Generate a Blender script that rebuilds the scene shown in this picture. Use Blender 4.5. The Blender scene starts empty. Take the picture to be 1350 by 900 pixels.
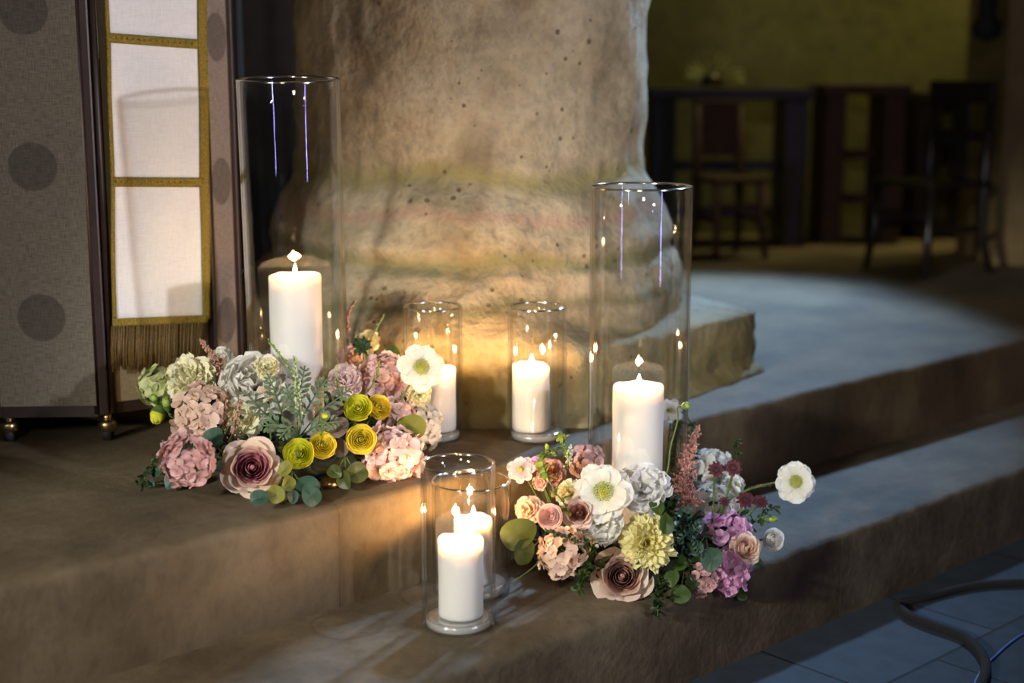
import bpy, math, random
from mathutils import Vector, Matrix, noise, Quaternion
C = bpy.context.scene.collection
R = math.radians
rnd = random.Random(7)
# ------------------------------------------------------------------ camera model (pixel -> place)
TH, F, H = R(10.5), 1875.0, 0.732
CAM = Vector((0, 0, H))
def ray(px, py):
    u, v = (px-675)/F, -(py-450)/F
    return Vector((u, math.cos(TH)+math.sin(TH)*v, -math.sin(TH)+math.cos(TH)*v))
def at_z(px, py, z=0.0):
    d = ray(px, py); return CAM + d*((z-H)/d.z)
def at_y(px, py, y):
    d = ray(px, py); return CAM + d*(y/d.y)
def at_plane(px, py, p0, n):
    d = ray(px, py); return CAM + d*((p0-CAM).dot(n)/d.dot(n))
def depth_of(p): return p.y*math.cos(TH) - (p.z-H)*math.sin(TH)
def z_for(p, py):                      # height above place p seen at image row py
    v = -(py-450)/F
    return H + p.y*(-math.sin(TH)+math.cos(TH)*v)/(math.cos(TH)+math.sin(TH)*v)
# step frame
A = math.atan(0.905); EX = Vector((math.cos(A), math.sin(A), 0)); EM = Vector((-math.sin(A), math.cos(A), 0))
U0 = Vector((0, 2.676, 0)); TREAD = 0.353; Z1 = -0.192; Z0 = -0.377
# ------------------------------------------------------------------ materials
MATS = {}
def mat(name):
    m = bpy.data.materials.new(name); m.use_nodes = True
    nt = m.node_tree; nt.nodes.clear()
    return m, nt, nt.nodes, nt.links
def N(nodes, t, **kw):
    n = nodes.new(t)
    for k, v in kw.items():
        if k.startswith('i_'):
            key = k[2:]; key = int(key) if key.isdigit() else key.replace('_', ' ')
            n.inputs[key].default_value = v
        else: setattr(n, k, v)
    return n
def ramp(nodes, stops):
    r = nodes.new('ShaderNodeValToRGB'); e = r.color_ramp.elements
    while len(e) > 1: e.remove(e[-1])
    e[0].position = stops[0][0]; e[0].color = (*stops[0][1], 1)
    for p, c in stops[1:]:
        x = e.new(p); x.color = (*c, 1)
    return r
def plain(name, col, rough=.5, metal=0, bump=0, scale=60, var=.0, coat=0):
    if name in MATS: return MATS[name]
    m, nt, nd, lk = mat(name)
    b = N(nd, 'ShaderNodeBsdfPrincipled', i_Roughness=rough, i_Metallic=metal); o = N(nd, 'ShaderNodeOutputMaterial')
    b.inputs['Base Color'].default_value = (*col, 1); b.inputs['Coat Weight'].default_value = coat
    lk.new(b.outputs[0], o.inputs[0])
    if var or bump:
        tc = N(nd, 'ShaderNodeTexCoord'); nz = N(nd, 'ShaderNodeTexNoise', i_Scale=scale, i_Detail=4.0)
        lk.new(tc.outputs['Object'], nz.inputs['Vector'])
        if var:
            r = ramp(nd, [(.3, tuple(c*(1-var) for c in col)), (.7, tuple(min(1, c*(1+var)) for c in col))])
            lk.new(nz.outputs['Fac'], r.inputs[0]); lk.new(r.outputs[0], b.inputs['Base Color'])
        if bump:
            bp = N(nd, 'ShaderNodeBump', i_Strength=bump, i_Distance=.004)
            lk.new(nz.outputs['Fac'], bp.inputs['Height']); lk.new(bp.outputs[0], b.inputs['Normal'])
    MATS[name] = m; return m
def petal_mat(name, base, tip, mid=None, trans=.3, rough=.55):
    if name in MATS: return MATS[name]
    m, nt, nd, lk = mat(name)
    at = N(nd, 'ShaderNodeAttribute', attribute_name='pt')
    st = [(0, base), (1, tip)] if mid is None else [(0, base), (.5, mid), (1, tip)]
    r = ramp(nd, st); lk.new(at.outputs['Fac'], r.inputs[0])
    tc = N(nd, 'ShaderNodeTexCoord'); nz = N(nd, 'ShaderNodeTexNoise', i_Scale=45.0, i_Detail=3.0)
    lk.new(tc.outputs['Object'], nz.inputs['Vector'])
    hs = N(nd, 'ShaderNodeHueSaturation'); mr = N(nd, 'ShaderNodeMapRange'); mr.inputs['To Min'].default_value = .82; mr.inputs['To Max'].default_value = 1.15
    lk.new(nz.outputs['Fac'], mr.inputs['Value']); lk.new(mr.outputs[0], hs.inputs['Value']); lk.new(r.outputs[0], hs.inputs['Color'])
    b = N(nd, 'ShaderNodeBsdfPrincipled', i_Roughness=rough); t = N(nd, 'ShaderNodeBsdfTranslucent'); mx = N(nd, 'ShaderNodeMixShader', i_0=trans)
    lk.new(hs.outputs[0], b.inputs['Base Color']); lk.new(hs.outputs[0], t.inputs['Color'])
    b.inputs['Specular IOR Level'].default_value = .3
    lk.new(b.outputs[0], mx.inputs[1]); lk.new(t.outputs[0], mx.inputs[2])
    o = N(nd, 'ShaderNodeOutputMaterial'); lk.new(mx.outputs[0], o.inputs[0])
    MATS[name] = m; return m
def glass_mat():
    m, nt, nd, lk = mat('clear_glass')
    lw = N(nd, 'ShaderNodeLayerWeight', i_Blend=.5); pw = N(nd, 'ShaderNodeMath', operation='POWER', i_1=3.6); fr = N(nd, 'ShaderNodeMath', operation='MULTIPLY_ADD', i_1=.9, i_2=.06); lk.new(lw.outputs['Facing'], pw.inputs[0]); lk.new(pw.outputs[0], fr.inputs[0]); tr = N(nd, 'ShaderNodeBsdfTransparent'); gl = N(nd, 'ShaderNodeBsdfGlossy', i_Roughness=.0)
    tr.inputs[0].default_value = (.985, .99, .985, 1)
    # bump-like waviness: slightly uneven blown glass
    tc = N(nd, 'ShaderNodeTexCoord'); mp = N(nd, 'ShaderNodeMapping'); mp.inputs['Scale'].default_value = (1, 1, .12)
    nz = N(nd, 'ShaderNodeTexNoise', i_Scale=14.0, i_Detail=1.0); bp = N(nd, 'ShaderNodeBump', i_Strength=.25, i_Distance=.006)
    lk.new(tc.outputs['Object'], mp.inputs[0]); lk.new(mp.outputs[0], nz.inputs['Vector']); lk.new(nz.outputs['Fac'], bp.inputs['Height']); lk.new(bp.outputs[0], gl.inputs['Normal'])
    mx = N(nd, 'ShaderNodeMixShader'); o = N(nd, 'ShaderNodeOutputMaterial')
    lk.new(fr.outputs[0], mx.inputs[0]); lk.new(tr.outputs[0], mx.inputs[1]); lk.new(gl.outputs[0], mx.inputs[2]); lk.new(mx.outputs[0], o.inputs[0])
    return m
def solid_glass_mat():
    m, nt, nd, lk = mat('thick_glass')
    lw = N(nd, 'ShaderNodeLayerWeight', i_Blend=.5); pw = N(nd, 'ShaderNodeMath', operation='MULTIPLY_ADD', i_1=.6, i_2=.12); lk.new(lw.outputs['Facing'], pw.inputs[0])
    tr = N(nd, 'ShaderNodeBsdfTransparent'); gl = N(nd, 'ShaderNodeBsdfGlossy', i_Roughness=.06); d = N(nd, 'ShaderNodeBsdfDiffuse'); d.inputs[0].default_value = (.85, .84, .82, 1)
    a = N(nd, 'ShaderNodeMixShader', i_0=.38); lk.new(tr.outputs[0], a.inputs[1]); lk.new(d.outputs[0], a.inputs[2])
    mx = N(nd, 'ShaderNodeMixShader'); lk.new(pw.outputs[0], mx.inputs[0]); lk.new(a.outputs[0], mx.inputs[1]); lk.new(gl.outputs[0], mx.inputs[2])
    tc = N(nd, 'ShaderNodeTexCoord'); nz = N(nd, 'ShaderNodeTexNoise', i_Scale=90.0); bp = N(nd, 'ShaderNodeBump', i_Strength=.5, i_Distance=.004)
    lk.new(tc.outputs['Object'], nz.inputs['Vector']); lk.new(nz.outputs['Fac'], bp.inputs['Height']); lk.new(bp.outputs[0], gl.inputs['Normal'])
    o = N(nd, 'ShaderNodeOutputMaterial'); lk.new(mx.outputs[0], o.inputs[0])
    return m
def wax_mat():
    m, nt, nd, lk = mat('candle_wax')
    b = N(nd, 'ShaderNodeBsdfPrincipled', i_Roughness=.45); b.inputs['Base Color'].default_value = (.79, .76, .73, 1)
    b.inputs['Subsurface Weight'].default_value = 1.0; b.inputs['Subsurface Radius'].default_value = (1.0, .94, .86); b.inputs['Subsurface Scale'].default_value = .02
    b.subsurface_method = 'RANDOM_WALK'
    o = N(nd, 'ShaderNodeOutputMaterial'); lk.new(b.outputs[0], o.inputs[0]); return m
def flame_mat():
    m, nt, nd, lk = mat('flame')
    e = N(nd, 'ShaderNodeEmission', i_Strength=38.0); e.inputs[0].default_value = (1, .72, .38, 1)
    t = N(nd, 'ShaderNodeBsdfTransparent'); a = N(nd, 'ShaderNodeAddShader'); o = N(nd, 'ShaderNodeOutputMaterial')
    lk.new(e.outputs[0], a.inputs[0]); lk.new(t.outputs[0], a.inputs[1]); lk.new(a.outputs[0], o.inputs[0]); return m
def stone_mat(name, cols, scale=5, bump=.5, pits=0.0, blocks=None, bands=None, rings=None, rough=.75, streak=False, joints=True):
    m, nt, nd, lk = mat(name)
    tc = N(nd, 'ShaderNodeTexCoord')
    n1 = N(nd, 'ShaderNodeTexNoise', i_Scale=float(scale), i_Detail=8.0, i_Roughness=.6)
    n2 = N(nd, 'ShaderNodeTexNoise', i_Scale=scale*9.0, i_Detail=6.0, i_Roughness=.65)
    src = tc.outputs['Object']
    if streak:
        mp = N(nd, 'ShaderNodeMapping'); mp.inputs['Scale'].default_value = (1, 1, .7); lk.new(src, mp.inputs[0]); s2 = mp.outputs[0]
    else: s2 = src
    lk.new(s2, n1.inputs['Vector']); lk.new(s2, n2.inputs['Vector'])
    r = ramp(nd, [(.32, cols[0]), (.5, cols[1]), (.68, cols[2])]); lk.new(n1.outputs['Fac'], r.inputs[0])
    r2 = ramp(nd, [(.36, (.62, .62, .62)), (.55, (1, 1, 1))]); lk.new(n2.outputs['Fac'], r2.inputs[0])
    mul = N(nd, 'ShaderNodeMix', data_type='RGBA', blend_type='MULTIPLY'); mul.inputs[0].default_value = .6
    lk.new(r.outputs[0], mul.inputs[6]); lk.new(r2.outputs[0], mul.inputs[7]); col = mul.outputs[2]
    hsum = N(nd, 'ShaderNodeMath', operation='ADD'); lk.new(n2.outputs['Fac'], hsum.inputs[0]); lk.new(n1.outputs['Fac'], hsum.inputs[1]); hgt = hsum.outputs[0]
    sx = N(nd, 'ShaderNodeSeparateXYZ'); lk.new(src, sx.inputs[0])
    def mixc(fac, c2, cin, blend='MIX'):
        x = N(nd, 'ShaderNodeMix', data_type='RGBA', blend_type=blend); lk.new(fac, x.inputs[0]); lk.new(cin, x.inputs[6])
        if isinstance(c2, tuple): x.inputs[7].default_value = (*c2, 1)
        else: lk.new(c2, x.inputs[7])
        return x.outputs[2]
    if bands:                                  # moss and damp marks along the mouldings
        for z, w, c, k in bands:
            nb = N(nd, 'ShaderNodeTexNoise', i_Scale=4.0, i_Detail=5.0); lk.new(src, nb.inputs['Vector'])
            q = N(nd, 'ShaderNodeMath', operation='MULTIPLY_ADD', i_1=.10, i_2=-.05-z); lk.new(nb.outputs['Fac'], q.inputs[0])
            a = N(nd, 'ShaderNodeMath', operation='ADD'); lk.new(q.outputs[0], a.inputs[0]); lk.new(sx.outputs['Z'], a.inputs[1])
            ab = N(nd, 'ShaderNodeMath', operation='ABSOLUTE'); lk.new(a.outputs[0], ab.inputs[0])
            mr = N(nd, 'ShaderNodeMapRange'); mr.inputs['From Min'].default_value = w; mr.inputs['From Max'].default_value = w*.2; mr.inputs['To Min'].default_value = 0; mr.inputs['To Max'].default_value = k
            lk.new(ab.outputs[0], mr.inputs['Value']); col = mixc(mr.outputs[0], c, col)
    if pits:
        vo = N(nd, 'ShaderNodeTexVoronoi', i_Scale=34.0); lk.new(src, vo.inputs['Vector'])
        nn = N(nd, 'ShaderNodeTexNoise', i_Scale=7.0, i_Detail=3.0); lk.new(src, nn.inputs['Vector'])
        th = N(nd, 'ShaderNodeMapRange'); th.inputs['From Min'].default_value = .44; th.inputs['From Max'].default_value = .72; th.inputs['To Min'].default_value = 0; th.inputs['To Max'].default_value = .26
        lk.new(nn.outputs['Fac'], th.inputs['Value'])
        lt = N(nd, 'ShaderNodeMath', operation='SUBTRACT'); lk.new(th.outputs[0], lt.inputs[0]); lk.new(vo.outputs['Distance'], lt.inputs[1])
        pr = N(nd, 'ShaderNodeMapRange'); pr.inputs['From Min'].default_value = 0; pr.inputs['From Max'].default_value = .06; lk.new(lt.outputs[0], pr.inputs['Value'])
        pm = N(nd, 'ShaderNodeMath', operation='MULTIPLY', i_1=pits); lk.new(pr.outputs[0], pm.inputs[0])
        col = mixc(pm.outputs[0], (.09, .055, .03), col)
        s = N(nd, 'ShaderNodeMath', operation='SUBTRACT'); lk.new(hgt, s.inputs[0]); lk.new(pr.outputs[0], s.inputs[1]); hgt = s.outputs[0]
    if blocks:                                 # long stone blocks: each of its own tone, thin joints
        ln, off = blocks
        dv = N(nd, 'ShaderNodeMath', operation='MULTIPLY_ADD', i_1=1/ln, i_2=-off/ln); lk.new(sx.outputs['X'], dv.inputs[0])
        fl = N(nd, 'ShaderNodeMath', operation='FLOOR'); lk.new(dv.outputs[0], fl.inputs[0])
        wn = N(nd, 'ShaderNodeTexWhiteNoise', noise_dimensions='1D'); lk.new(fl.outputs[0], wn.inputs['W'])
        rr = ramp(nd, [(0, (.80, .86, 1.0)), (.5, (1, .98, .92)), (1, (1.0, .86, .60))]); lk.new(wn.outputs['Value'], rr.inputs[0])
        x = N(nd, 'ShaderNodeMix', data_type='RGBA', blend_type='MULTIPLY'); x.inputs[0].default_value = .55; lk.new(col, x.inputs[6]); lk.new(rr.outputs[0], x.inputs[7]); col = x.outputs[2]
        fr = N(nd, 'ShaderNodeMath', operation='FRACT'); lk.new(dv.outputs[0], fr.inputs[0])
        pp = N(nd, 'ShaderNodeMath', operation='PINGPONG', i_1=.5); lk.new(fr.outputs[0], pp.inputs[0])
        jr = N(nd, 'ShaderNodeMapRange'); jr.inputs['From Min'].default_value = 0; jr.inputs['From Max'].default_value = .0022/ln; jr.inputs['To Min'].default_value = .5; jr.inputs['To Max'].default_value = 0
        lk.new(pp.outputs[0], jr.inputs['Value']); col = mixc(jr.outputs[0], (.07, .05, .035), col)
        s = N(nd, 'ShaderNodeMath', operation='SUBTRACT'); lk.new(hgt, s.inputs[0]); lk.new(jr.outputs[0], s.inputs[1]); hgt = s.outputs[0]
    if rings:                                  # old ring marks left on the tread
        for cx, cy, rr_, wd in rings:
            cv = N(nd, 'ShaderNodeCombineXYZ', i_0=cx, i_1=cy); sxy = N(nd, 'ShaderNodeCombineXYZ'); lk.new(sx.outputs['X'], sxy.inputs[0]); lk.new(sx.outputs['Y'], sxy.inputs[1])
            d = N(nd, 'ShaderNodeVectorMath', operation='DISTANCE'); lk.new(sxy.outputs[0], d.inputs[0]); lk.new(cv.outputs[0], d.inputs[1])
            nb = N(nd, 'ShaderNodeTexNoise', i_Scale=12.0, i_Detail=3.0); lk.new(src, nb.inputs['Vector'])
            q = N(nd, 'ShaderNodeMath', operation='MULTIPLY_ADD', i_1=.03, i_2=-.015-rr_); lk.new(nb.outputs['Fac'], q.inputs[0])
            a = N(nd, 'ShaderNodeMath', operation='ADD'); lk.new(q.outputs[0], a.inputs[0]); lk.new(d.outputs['Value'], a.inputs[1])
            ab = N(nd, 'ShaderNodeMath', operation='ABSOLUTE'); lk.new(a.outputs[0], ab.inputs[0])
            mr = N(nd, 'ShaderNodeMapRange'); mr.inputs['From Min'].default_value = wd; mr.inputs['From Max'].default_value = wd*.3; mr.inputs['To Min'].default_value = 0; mr.inputs['To Max'].default_value = .5
            lk.new(ab.outputs[0], mr.inputs['Value']); col = mixc(mr.outputs[0], (.06, .04, .02), col)
    b = N(nd, 'ShaderNodeBsdfPrincipled', i_Roughness=rough); lk.new(col, b.inputs['Base Color'])
    bp = N(nd, 'ShaderNodeBump', i_Strength=bump, i_Distance=.012); lk.new(hgt, bp.inputs['Height']); lk.new(bp.outputs[0], b.inputs['Normal'])
    o = N(nd, 'ShaderNodeOutputMaterial'); lk.new(b.outputs[0], o.inputs[0]); return m
def tile_mat():
    m, nt, nd, lk = mat('slate_tiles')
    tc = N(nd, 'ShaderNodeTexCoord'); mp = N(nd, 'ShaderNodeMapping'); mp.inputs['Location'].default_value = (.10, -.045, 0); lk.new(tc.outputs['Object'], mp.inputs[0])
    br = N(nd, 'ShaderNodeTexBrick', offset=.5, i_Scale=1.0); lk.new(mp.outputs[0], br.inputs['Vector'])
    br.inputs['Color1'].default_value = (.040, .055, .080, 1); br.inputs['Color2'].default_value = (.026, .036, .052, 1); br.inputs['Mortar'].default_value = (.012, .012, .012, 1)
    br.inputs['Brick Width'].default_value = .44; br.inputs['Row Height'].default_value = .30; br.inputs['Mortar Size'].default_value = .004; br.inputs['Mortar Smooth'].default_value = .2
    nz = N(nd, 'ShaderNodeTexNoise', i_Scale=20.0, i_Detail=6.0); lk.new(tc.outputs['Object'], nz.inputs['Vector'])
    rr = ramp(nd, [(.3, (.7, .7, .7)), (.7, (1.1, 1.1, 1.1))]); lk.new(nz.outputs['Fac'], rr.inputs[0])
    x = N(nd, 'ShaderNodeMix', data_type='RGBA', blend_type='MULTIPLY'); x.inputs[0].default_value = .8; lk.new(br.outputs['Color'], x.inputs[6]); lk.new(rr.outputs[0], x.inputs[7])
    b = N(nd, 'ShaderNodeBsdfPrincipled', i_Roughness=.8); b.inputs['Specular IOR Level'].default_value = .25; lk.new(x.outputs[2], b.inputs['Base Color'])
    bp = N(nd, 'ShaderNodeBump', i_Strength=.4, i_Distance=.006, invert=True); lk.new(br.outputs['Fac'], bp.inputs['Height']); lk.new(bp.outputs[0], b.inputs['Normal'])
    o = N(nd, 'ShaderNodeOutputMaterial'); lk.new(b.outputs[0], o.inputs[0]); return m
def linen_mat(name, c1, c2, dots=None, bump=.35):
    m, nt, nd, lk = mat(name)
    tc = N(nd, 'ShaderNodeTexCoord'); sx = N(nd, 'ShaderNodeSeparateXYZ'); lk.new(tc.outputs['Object'], sx.inputs[0])
    mp = N(nd, 'ShaderNodeMapping'); mp.inputs['Scale'].default_value = (620, 620, 45); lk.new(tc.outputs['Object'], mp.inputs[0])
    n1 = N(nd, 'ShaderNodeTexNoise', i_Scale=1.0, i_Detail=2.0); lk.new(mp.outputs[0], n1.inputs['Vector'])
    mp2 = N(nd, 'ShaderNodeMapping'); mp2.inputs['Scale'].default_value = (45, 45, 620); lk.new(tc.outputs['Object'], mp2.inputs[0])
    n2 = N(nd, 'ShaderNodeTexNoise', i_Scale=1.0, i_Detail=2.0); lk.new(mp2.outputs[0], n2.inputs['Vector'])
    ad = N(nd, 'ShaderNodeMath', operation='ADD'); lk.new(n1.outputs['Fac'], ad.inputs[0]); lk.new(n2.outputs['Fac'], ad.inputs[1])
    hf = N(nd, 'ShaderNodeMath', operation='MULTIPLY', i_1=.5); lk.new(ad.outputs[0], hf.inputs[0])
    r = ramp(nd, [(.38, c1), (.62, c2)]); lk.new(hf.outputs[0], r.inputs[0]); col = r.outputs[0]
    if dots:
        z0, pitch, rad = dots
        a = N(nd, 'ShaderNodeMath', operation='SUBTRACT', i_1=z0-pitch/2); lk.new(sx.outputs['Z'], a.inputs[0])
        mo = N(nd, 'ShaderNodeMath', operation='FLOORED_MODULO', i_1=pitch); lk.new(a.outputs[0], mo.inputs[0])
        cx = N(nd, 'ShaderNodeCombineXYZ'); lk.new(sx.outputs['X'], cx.inputs[0]); lk.new(mo.outputs[0], cx.inputs[1])
        d = N(nd, 'ShaderNodeVectorMath', operation='DISTANCE'); lk.new(cx.outputs[0], d.inputs[0]); d.inputs[1].default_value = (0, pitch/2, 0)
        mr = N(nd, 'ShaderNodeMapRange'); mr.inputs['From Min'].default_value = rad+.002; mr.inputs['From Max'].default_value = rad-.002; mr.inputs['To Min'].default_value = 0; mr.inputs['To Max'].default_value = .55
        lk.new(d.outputs['Value'], mr.inputs['Value'])
        x = N(nd, 'ShaderNodeMix', data_type='RGBA', blend_type='MULTIPLY'); lk.new(mr.outputs[0], x.inputs[0]); lk.new(col, x.inputs[6]); x.inputs[7].default_value = (.22, .22, .25, 1); col = x.outputs[2]
    b = N(nd, 'ShaderNodeBsdfPrincipled', i_Roughness=.9); lk.new(col, b.inputs['Base Color']); b.inputs['Specular IOR Level'].default_value = .2
    bp = N(nd, 'ShaderNodeBump', i_Strength=bump, i_Distance=.0012); lk.new(hf.outputs[0], bp.inputs['Height']); lk.new(bp.outputs[0], b.inputs['Normal'])
    o = N(nd, 'ShaderNodeOutputMaterial'); lk.new(b.outputs[0], o.inputs[0]); return m
GLASS, TGLASS, WAX, FLAME = glass_mat(), solid_glass_mat(), wax_mat(), flame_mat()
WICK = plain('wick_black', (.02, .015, .01), .9)
DWOOD = plain('dark_wood', (.026, .013, .009), .45, 0, .3, 14, .35)
BWOOD = plain('brown_wood', (.05, .018, .008), .7, 0, .3, 14, .3)
BLACK = plain('black_rubber', (.008, .008, .009), .75)
BRASS = plain('aged_brass', (.45, .33, .16), .3, 1)
GOLD = plain('gold_braid', (.26, .185, .02), .45, .25, .9, 400, .45)
GOLDF = plain('gold_thread', (.17, .105, .028), .6, .1, .5, 300, .5)
STEEL = plain('brushed_metal', (.5, .5, .5), .25, 1)
STEM = plain('green_stem', (.075, .13, .025), .55, 0, 0, 30, .25)
DSTEM = plain('dark_stem', (.07, .05, .03), .6, 0, 0, 30, .25)
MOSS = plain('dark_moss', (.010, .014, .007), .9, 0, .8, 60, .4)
# ------------------------------------------------------------------ mesh collector
class MB:
    def __init__(s): s.v = []; s.f = []; s.t = []
    def grid(s, P, T=None, close=False):
        nu, nw = len(P), len(P[0]); b = len(s.v)
        for i in range(nu):
            for j in range(nw):
                s.v.append(tuple(P[i][j])); s.t.append(T[i][j] if T else (i/(nu-1) if nu > 1 else 0))
        for i in range(nu-1):
            for j in range(nw-1 if not close else nw):
                j2 = (j+1) % nw
                s.f.append((b+i*nw+j, b+i*nw+j2, b+(i+1)*nw+j2, b+(i+1)*nw+j))
        return b
    def tube(s, pts, rad, n=7, cap=True):
        pts = [Vector(p) for p in pts]; rows = []
        up = Vector((0, 0, 1)); prev = None
        for i, p in enumerate(pts):
            d = (pts[min(i+1, len(pts)-1)] - pts[max(i-1, 0)]).normalized()
            a = (prev - d*prev.dot(d)) if prev is not None else d.orthogonal()
            a = a.normalized() if a.length > 1e-6 else d.orthogonal().normalized()
            prev = a; c = d.cross(a)
            r = rad[i] if isinstance(rad, (list, tuple)) else rad
            rows.append([p + (a*math.cos(k*2*math.pi/n) + c*math.sin(k*2*math.pi/n))*r for k in range(n)])
        b = s.grid(rows, None, True)
        if cap:
            s.f.append(tuple(b+k for k in reversed(range(n)))); e = b+(len(pts)-1)*n; s.f.append(tuple(e+k for k in range(n)))
    def lathe(s, prof, n=48, c=(0, 0, 0), cap=False):
        rows = [[(c[0]+r*math.cos(2*math.pi*k/n), c[1]+r*math.sin(2*math.pi*k/n), c[2]+z) for k in range(n)] for r, z in prof]
        b = s.grid(rows, None, True)
        if cap:
            s.f.append(tuple(b+k for k in reversed(range(n)))); e = b+(len(prof)-1)*n; s.f.append(tuple(e+k for k in range(n)))
    def box(s, lo, hi, M=None):
        b = len(s.v)
        for x in (lo[0], hi[0]):
            for y in (lo[1], hi[1]):
                for z in (lo[2], hi[2]):
                    p = Vector((x, y, z)); p = M @ p if M else p
                    s.v.append(tuple(p)); s.t.append(.5)
        s.f += [tuple(b+k for k in q) for q in ((0, 1, 3, 2), (4, 6, 7, 5), (0, 4, 5, 1), (2, 3, 7, 6), (0, 2, 6, 4), (1, 5, 7, 3))]
    def ball(s, c, r, n=8, sq=1.0, m=5):
        s.lathe([(max(1e-5, r*math.sin(math.pi*i/m)), -r*sq*math.cos(math.pi*i/m)) for i in range(m+1)], n, c)
    def build(s, name, m, parent=None, smooth=True, M=None, bevel=0, loc=None, rot=None):
        me = bpy.data.meshes.new(name)
        vs = [tuple(M @ Vector(v)) for v in s.v] if M else s.v
        me.from_pydata(vs, [], s.f); me.update()
        a = me.attributes.new('pt', 'FLOAT', 'POINT'); a.data.foreach_set('value', s.t)
        if smooth: me.polygons.foreach_set('use_smooth', [True]*len(me.polygons))
        me.materials.append(m)
        o = bpy.data.objects.new(name, me); C.objects.link(o)
        if parent: o.parent = parent
        if loc: o.location = loc
        if rot: o.rotation_euler = rot
        if bevel:
            bm = o.modifiers.new('bevel', 'BEVEL'); bm.width = bevel; bm.segments = 2; bm.limit_method = 'ANGLE'
        return o
def tag(o, label=None, cat=None, group=None, kind=None):
    for k, v in (('label', label), ('category', cat), ('group', group), ('kind', kind)):
        if v: o[k] = v
    return o
def empty(name, loc=(0, 0, 0), label=None, cat=None, group=None, rot=None, rz=0):
    o = bpy.data.objects.new(name, None); C.objects.link(o); o.location = loc; o.empty_display_size = .02
    if rot is not None: o.rotation_mode = 'QUATERNION'; o.rotation_quaternion = rot
    elif rz: o.rotation_euler.z = rz
    return tag(o, label, cat, group)
def fbm(p, s, o=4):
    return noise.fractal(Vector(p)*s, 1.0, 2.0, o)
# ------------------------------------------------------------------ SETTING
def extruded_step(name, m, e0, e1, zt, zb, depth, origin, seed):
    # cross-section: front face up, worn round nosing, tread going back; local x along the step
    r = .012; prof = [(0, zb)] + [(0, zb+(zt-zb)*k/8) for k in range(1, 8)] + [(0, zt-r*1.6)]
    prof += [(r*(1-math.cos(t)), zt-r+r*math.sin(t)) for t in (R(15), R(35), R(55), R(75), R(90))]
    prof += [(.03, zt), (.06, zt), (.1, zt), (.16, zt), (.24, zt), (.353, zt), (.8, zt), (depth, zt), (depth, zb)]
    n = int((e1-e0)/.03); rows = []
    for d, z in prof:
        row = []
        for i in range(n+1):
            e = e0+(e1-e0)*i/n
            w = fbm((e, seed, 0), 1.6, 3)*.006 + fbm((e, seed, z), 14, 3)*.0022
            edge = math.exp(-((d)**2+(z-zt)**2)/.0006)
            dz = -edge*(.004+abs(fbm((e, seed+3, 0), 9, 3))*.010)
            row.append((e, d + (w if d < .05 else 0) + edge*.003, z+(dz if z > zb+.02 else 0)+(fbm((e, d, seed), 5, 2)*.0012 if d > .02 and z > zb+.02 else 0)))
        rows.append(row)
    mb = MB(); mb.grid(rows)
    M_ = Matrix.Translation(origin) @ Matrix.Rotation(A, 4, 'Z')
    o = mb.build(name, m); o.matrix_world = M_
    return tag(o, kind='structure')
def loc_step(p):
    d = p-U0; return d.dot(EX), d.dot(EM)
rings = []
for px, py, rr in ((457, 823, .062), (580, 783, .07)):
    e, m_ = loc_step(at_z(px, py, Z1)); rings.append((e, m_+TREAD, rr, .007))
ST_U = stone_mat('worn_sandstone', [(.065, .045, .022), (.115, .082, .042), (.16, .12, .068)], 4, .22, 0, (.758, -.41), streak=True)
ST_M = stone_mat('worn_sandstone_tread', [(.062, .045, .024), (.11, .083, .05), (.16, .125, .082)], 5, .25, 0, (1.9, -1.3), rings=rings)
extruded_step('floor_platform', ST_U, -4, 9, 0, Z1-.02, 10, U0, 1.3)
extruded_step('floor_step', ST_M, -4, 9, Z1, Z0-.01, .36, U0-EM*TREAD, 5.1)
mb = MB(); mb.box((-4, -4, -.02), (9, 0.05, 0)); o = mb.build('floor', tile_mat(), smooth=False); o.matrix_world = Matrix.Translation(U0-EM*TREAD+Vector((0, 0, Z0))) @ Matrix.Rotation(A, 4, 'Z'); tag(o, kind='structure')
# back wall and side walls
WALLM = stone_mat('ochre_plaster', [(.14, .125, .035), (.19, .175, .05), (.25, .225, .075)], 1.6, .3)
mb = MB(); mb.box((-4, 6.75, 0), (7, 7.0, 5)); tag(mb.build('wall_back', WALLM, smooth=False), kind='structure')
pr = at_z(1311, 350, 0)
mb = MB(); mb.box((pr.x, pr.y, 0), (pr.x+2.5, pr.y+.5, 4)); tag(mb.build('wall_right', stone_mat('brown_stone', [(.20, .14, .06), (.26, .19, .08), (.31, .23, .11)], 2, .3), smooth=False), kind='structure')
mb = MB(); mb.box((-4, 5.2, 0), (-.75, 5.32, 4)); tag(mb.build('wall_left', DWOOD, smooth=False), kind='structure')
mb = MB(); mb.box((-4, 4.9, 5), (7, 7.0, 5.1)); tag(mb.build('ceiling', WALLM, smooth=False), kind='structure')
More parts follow.
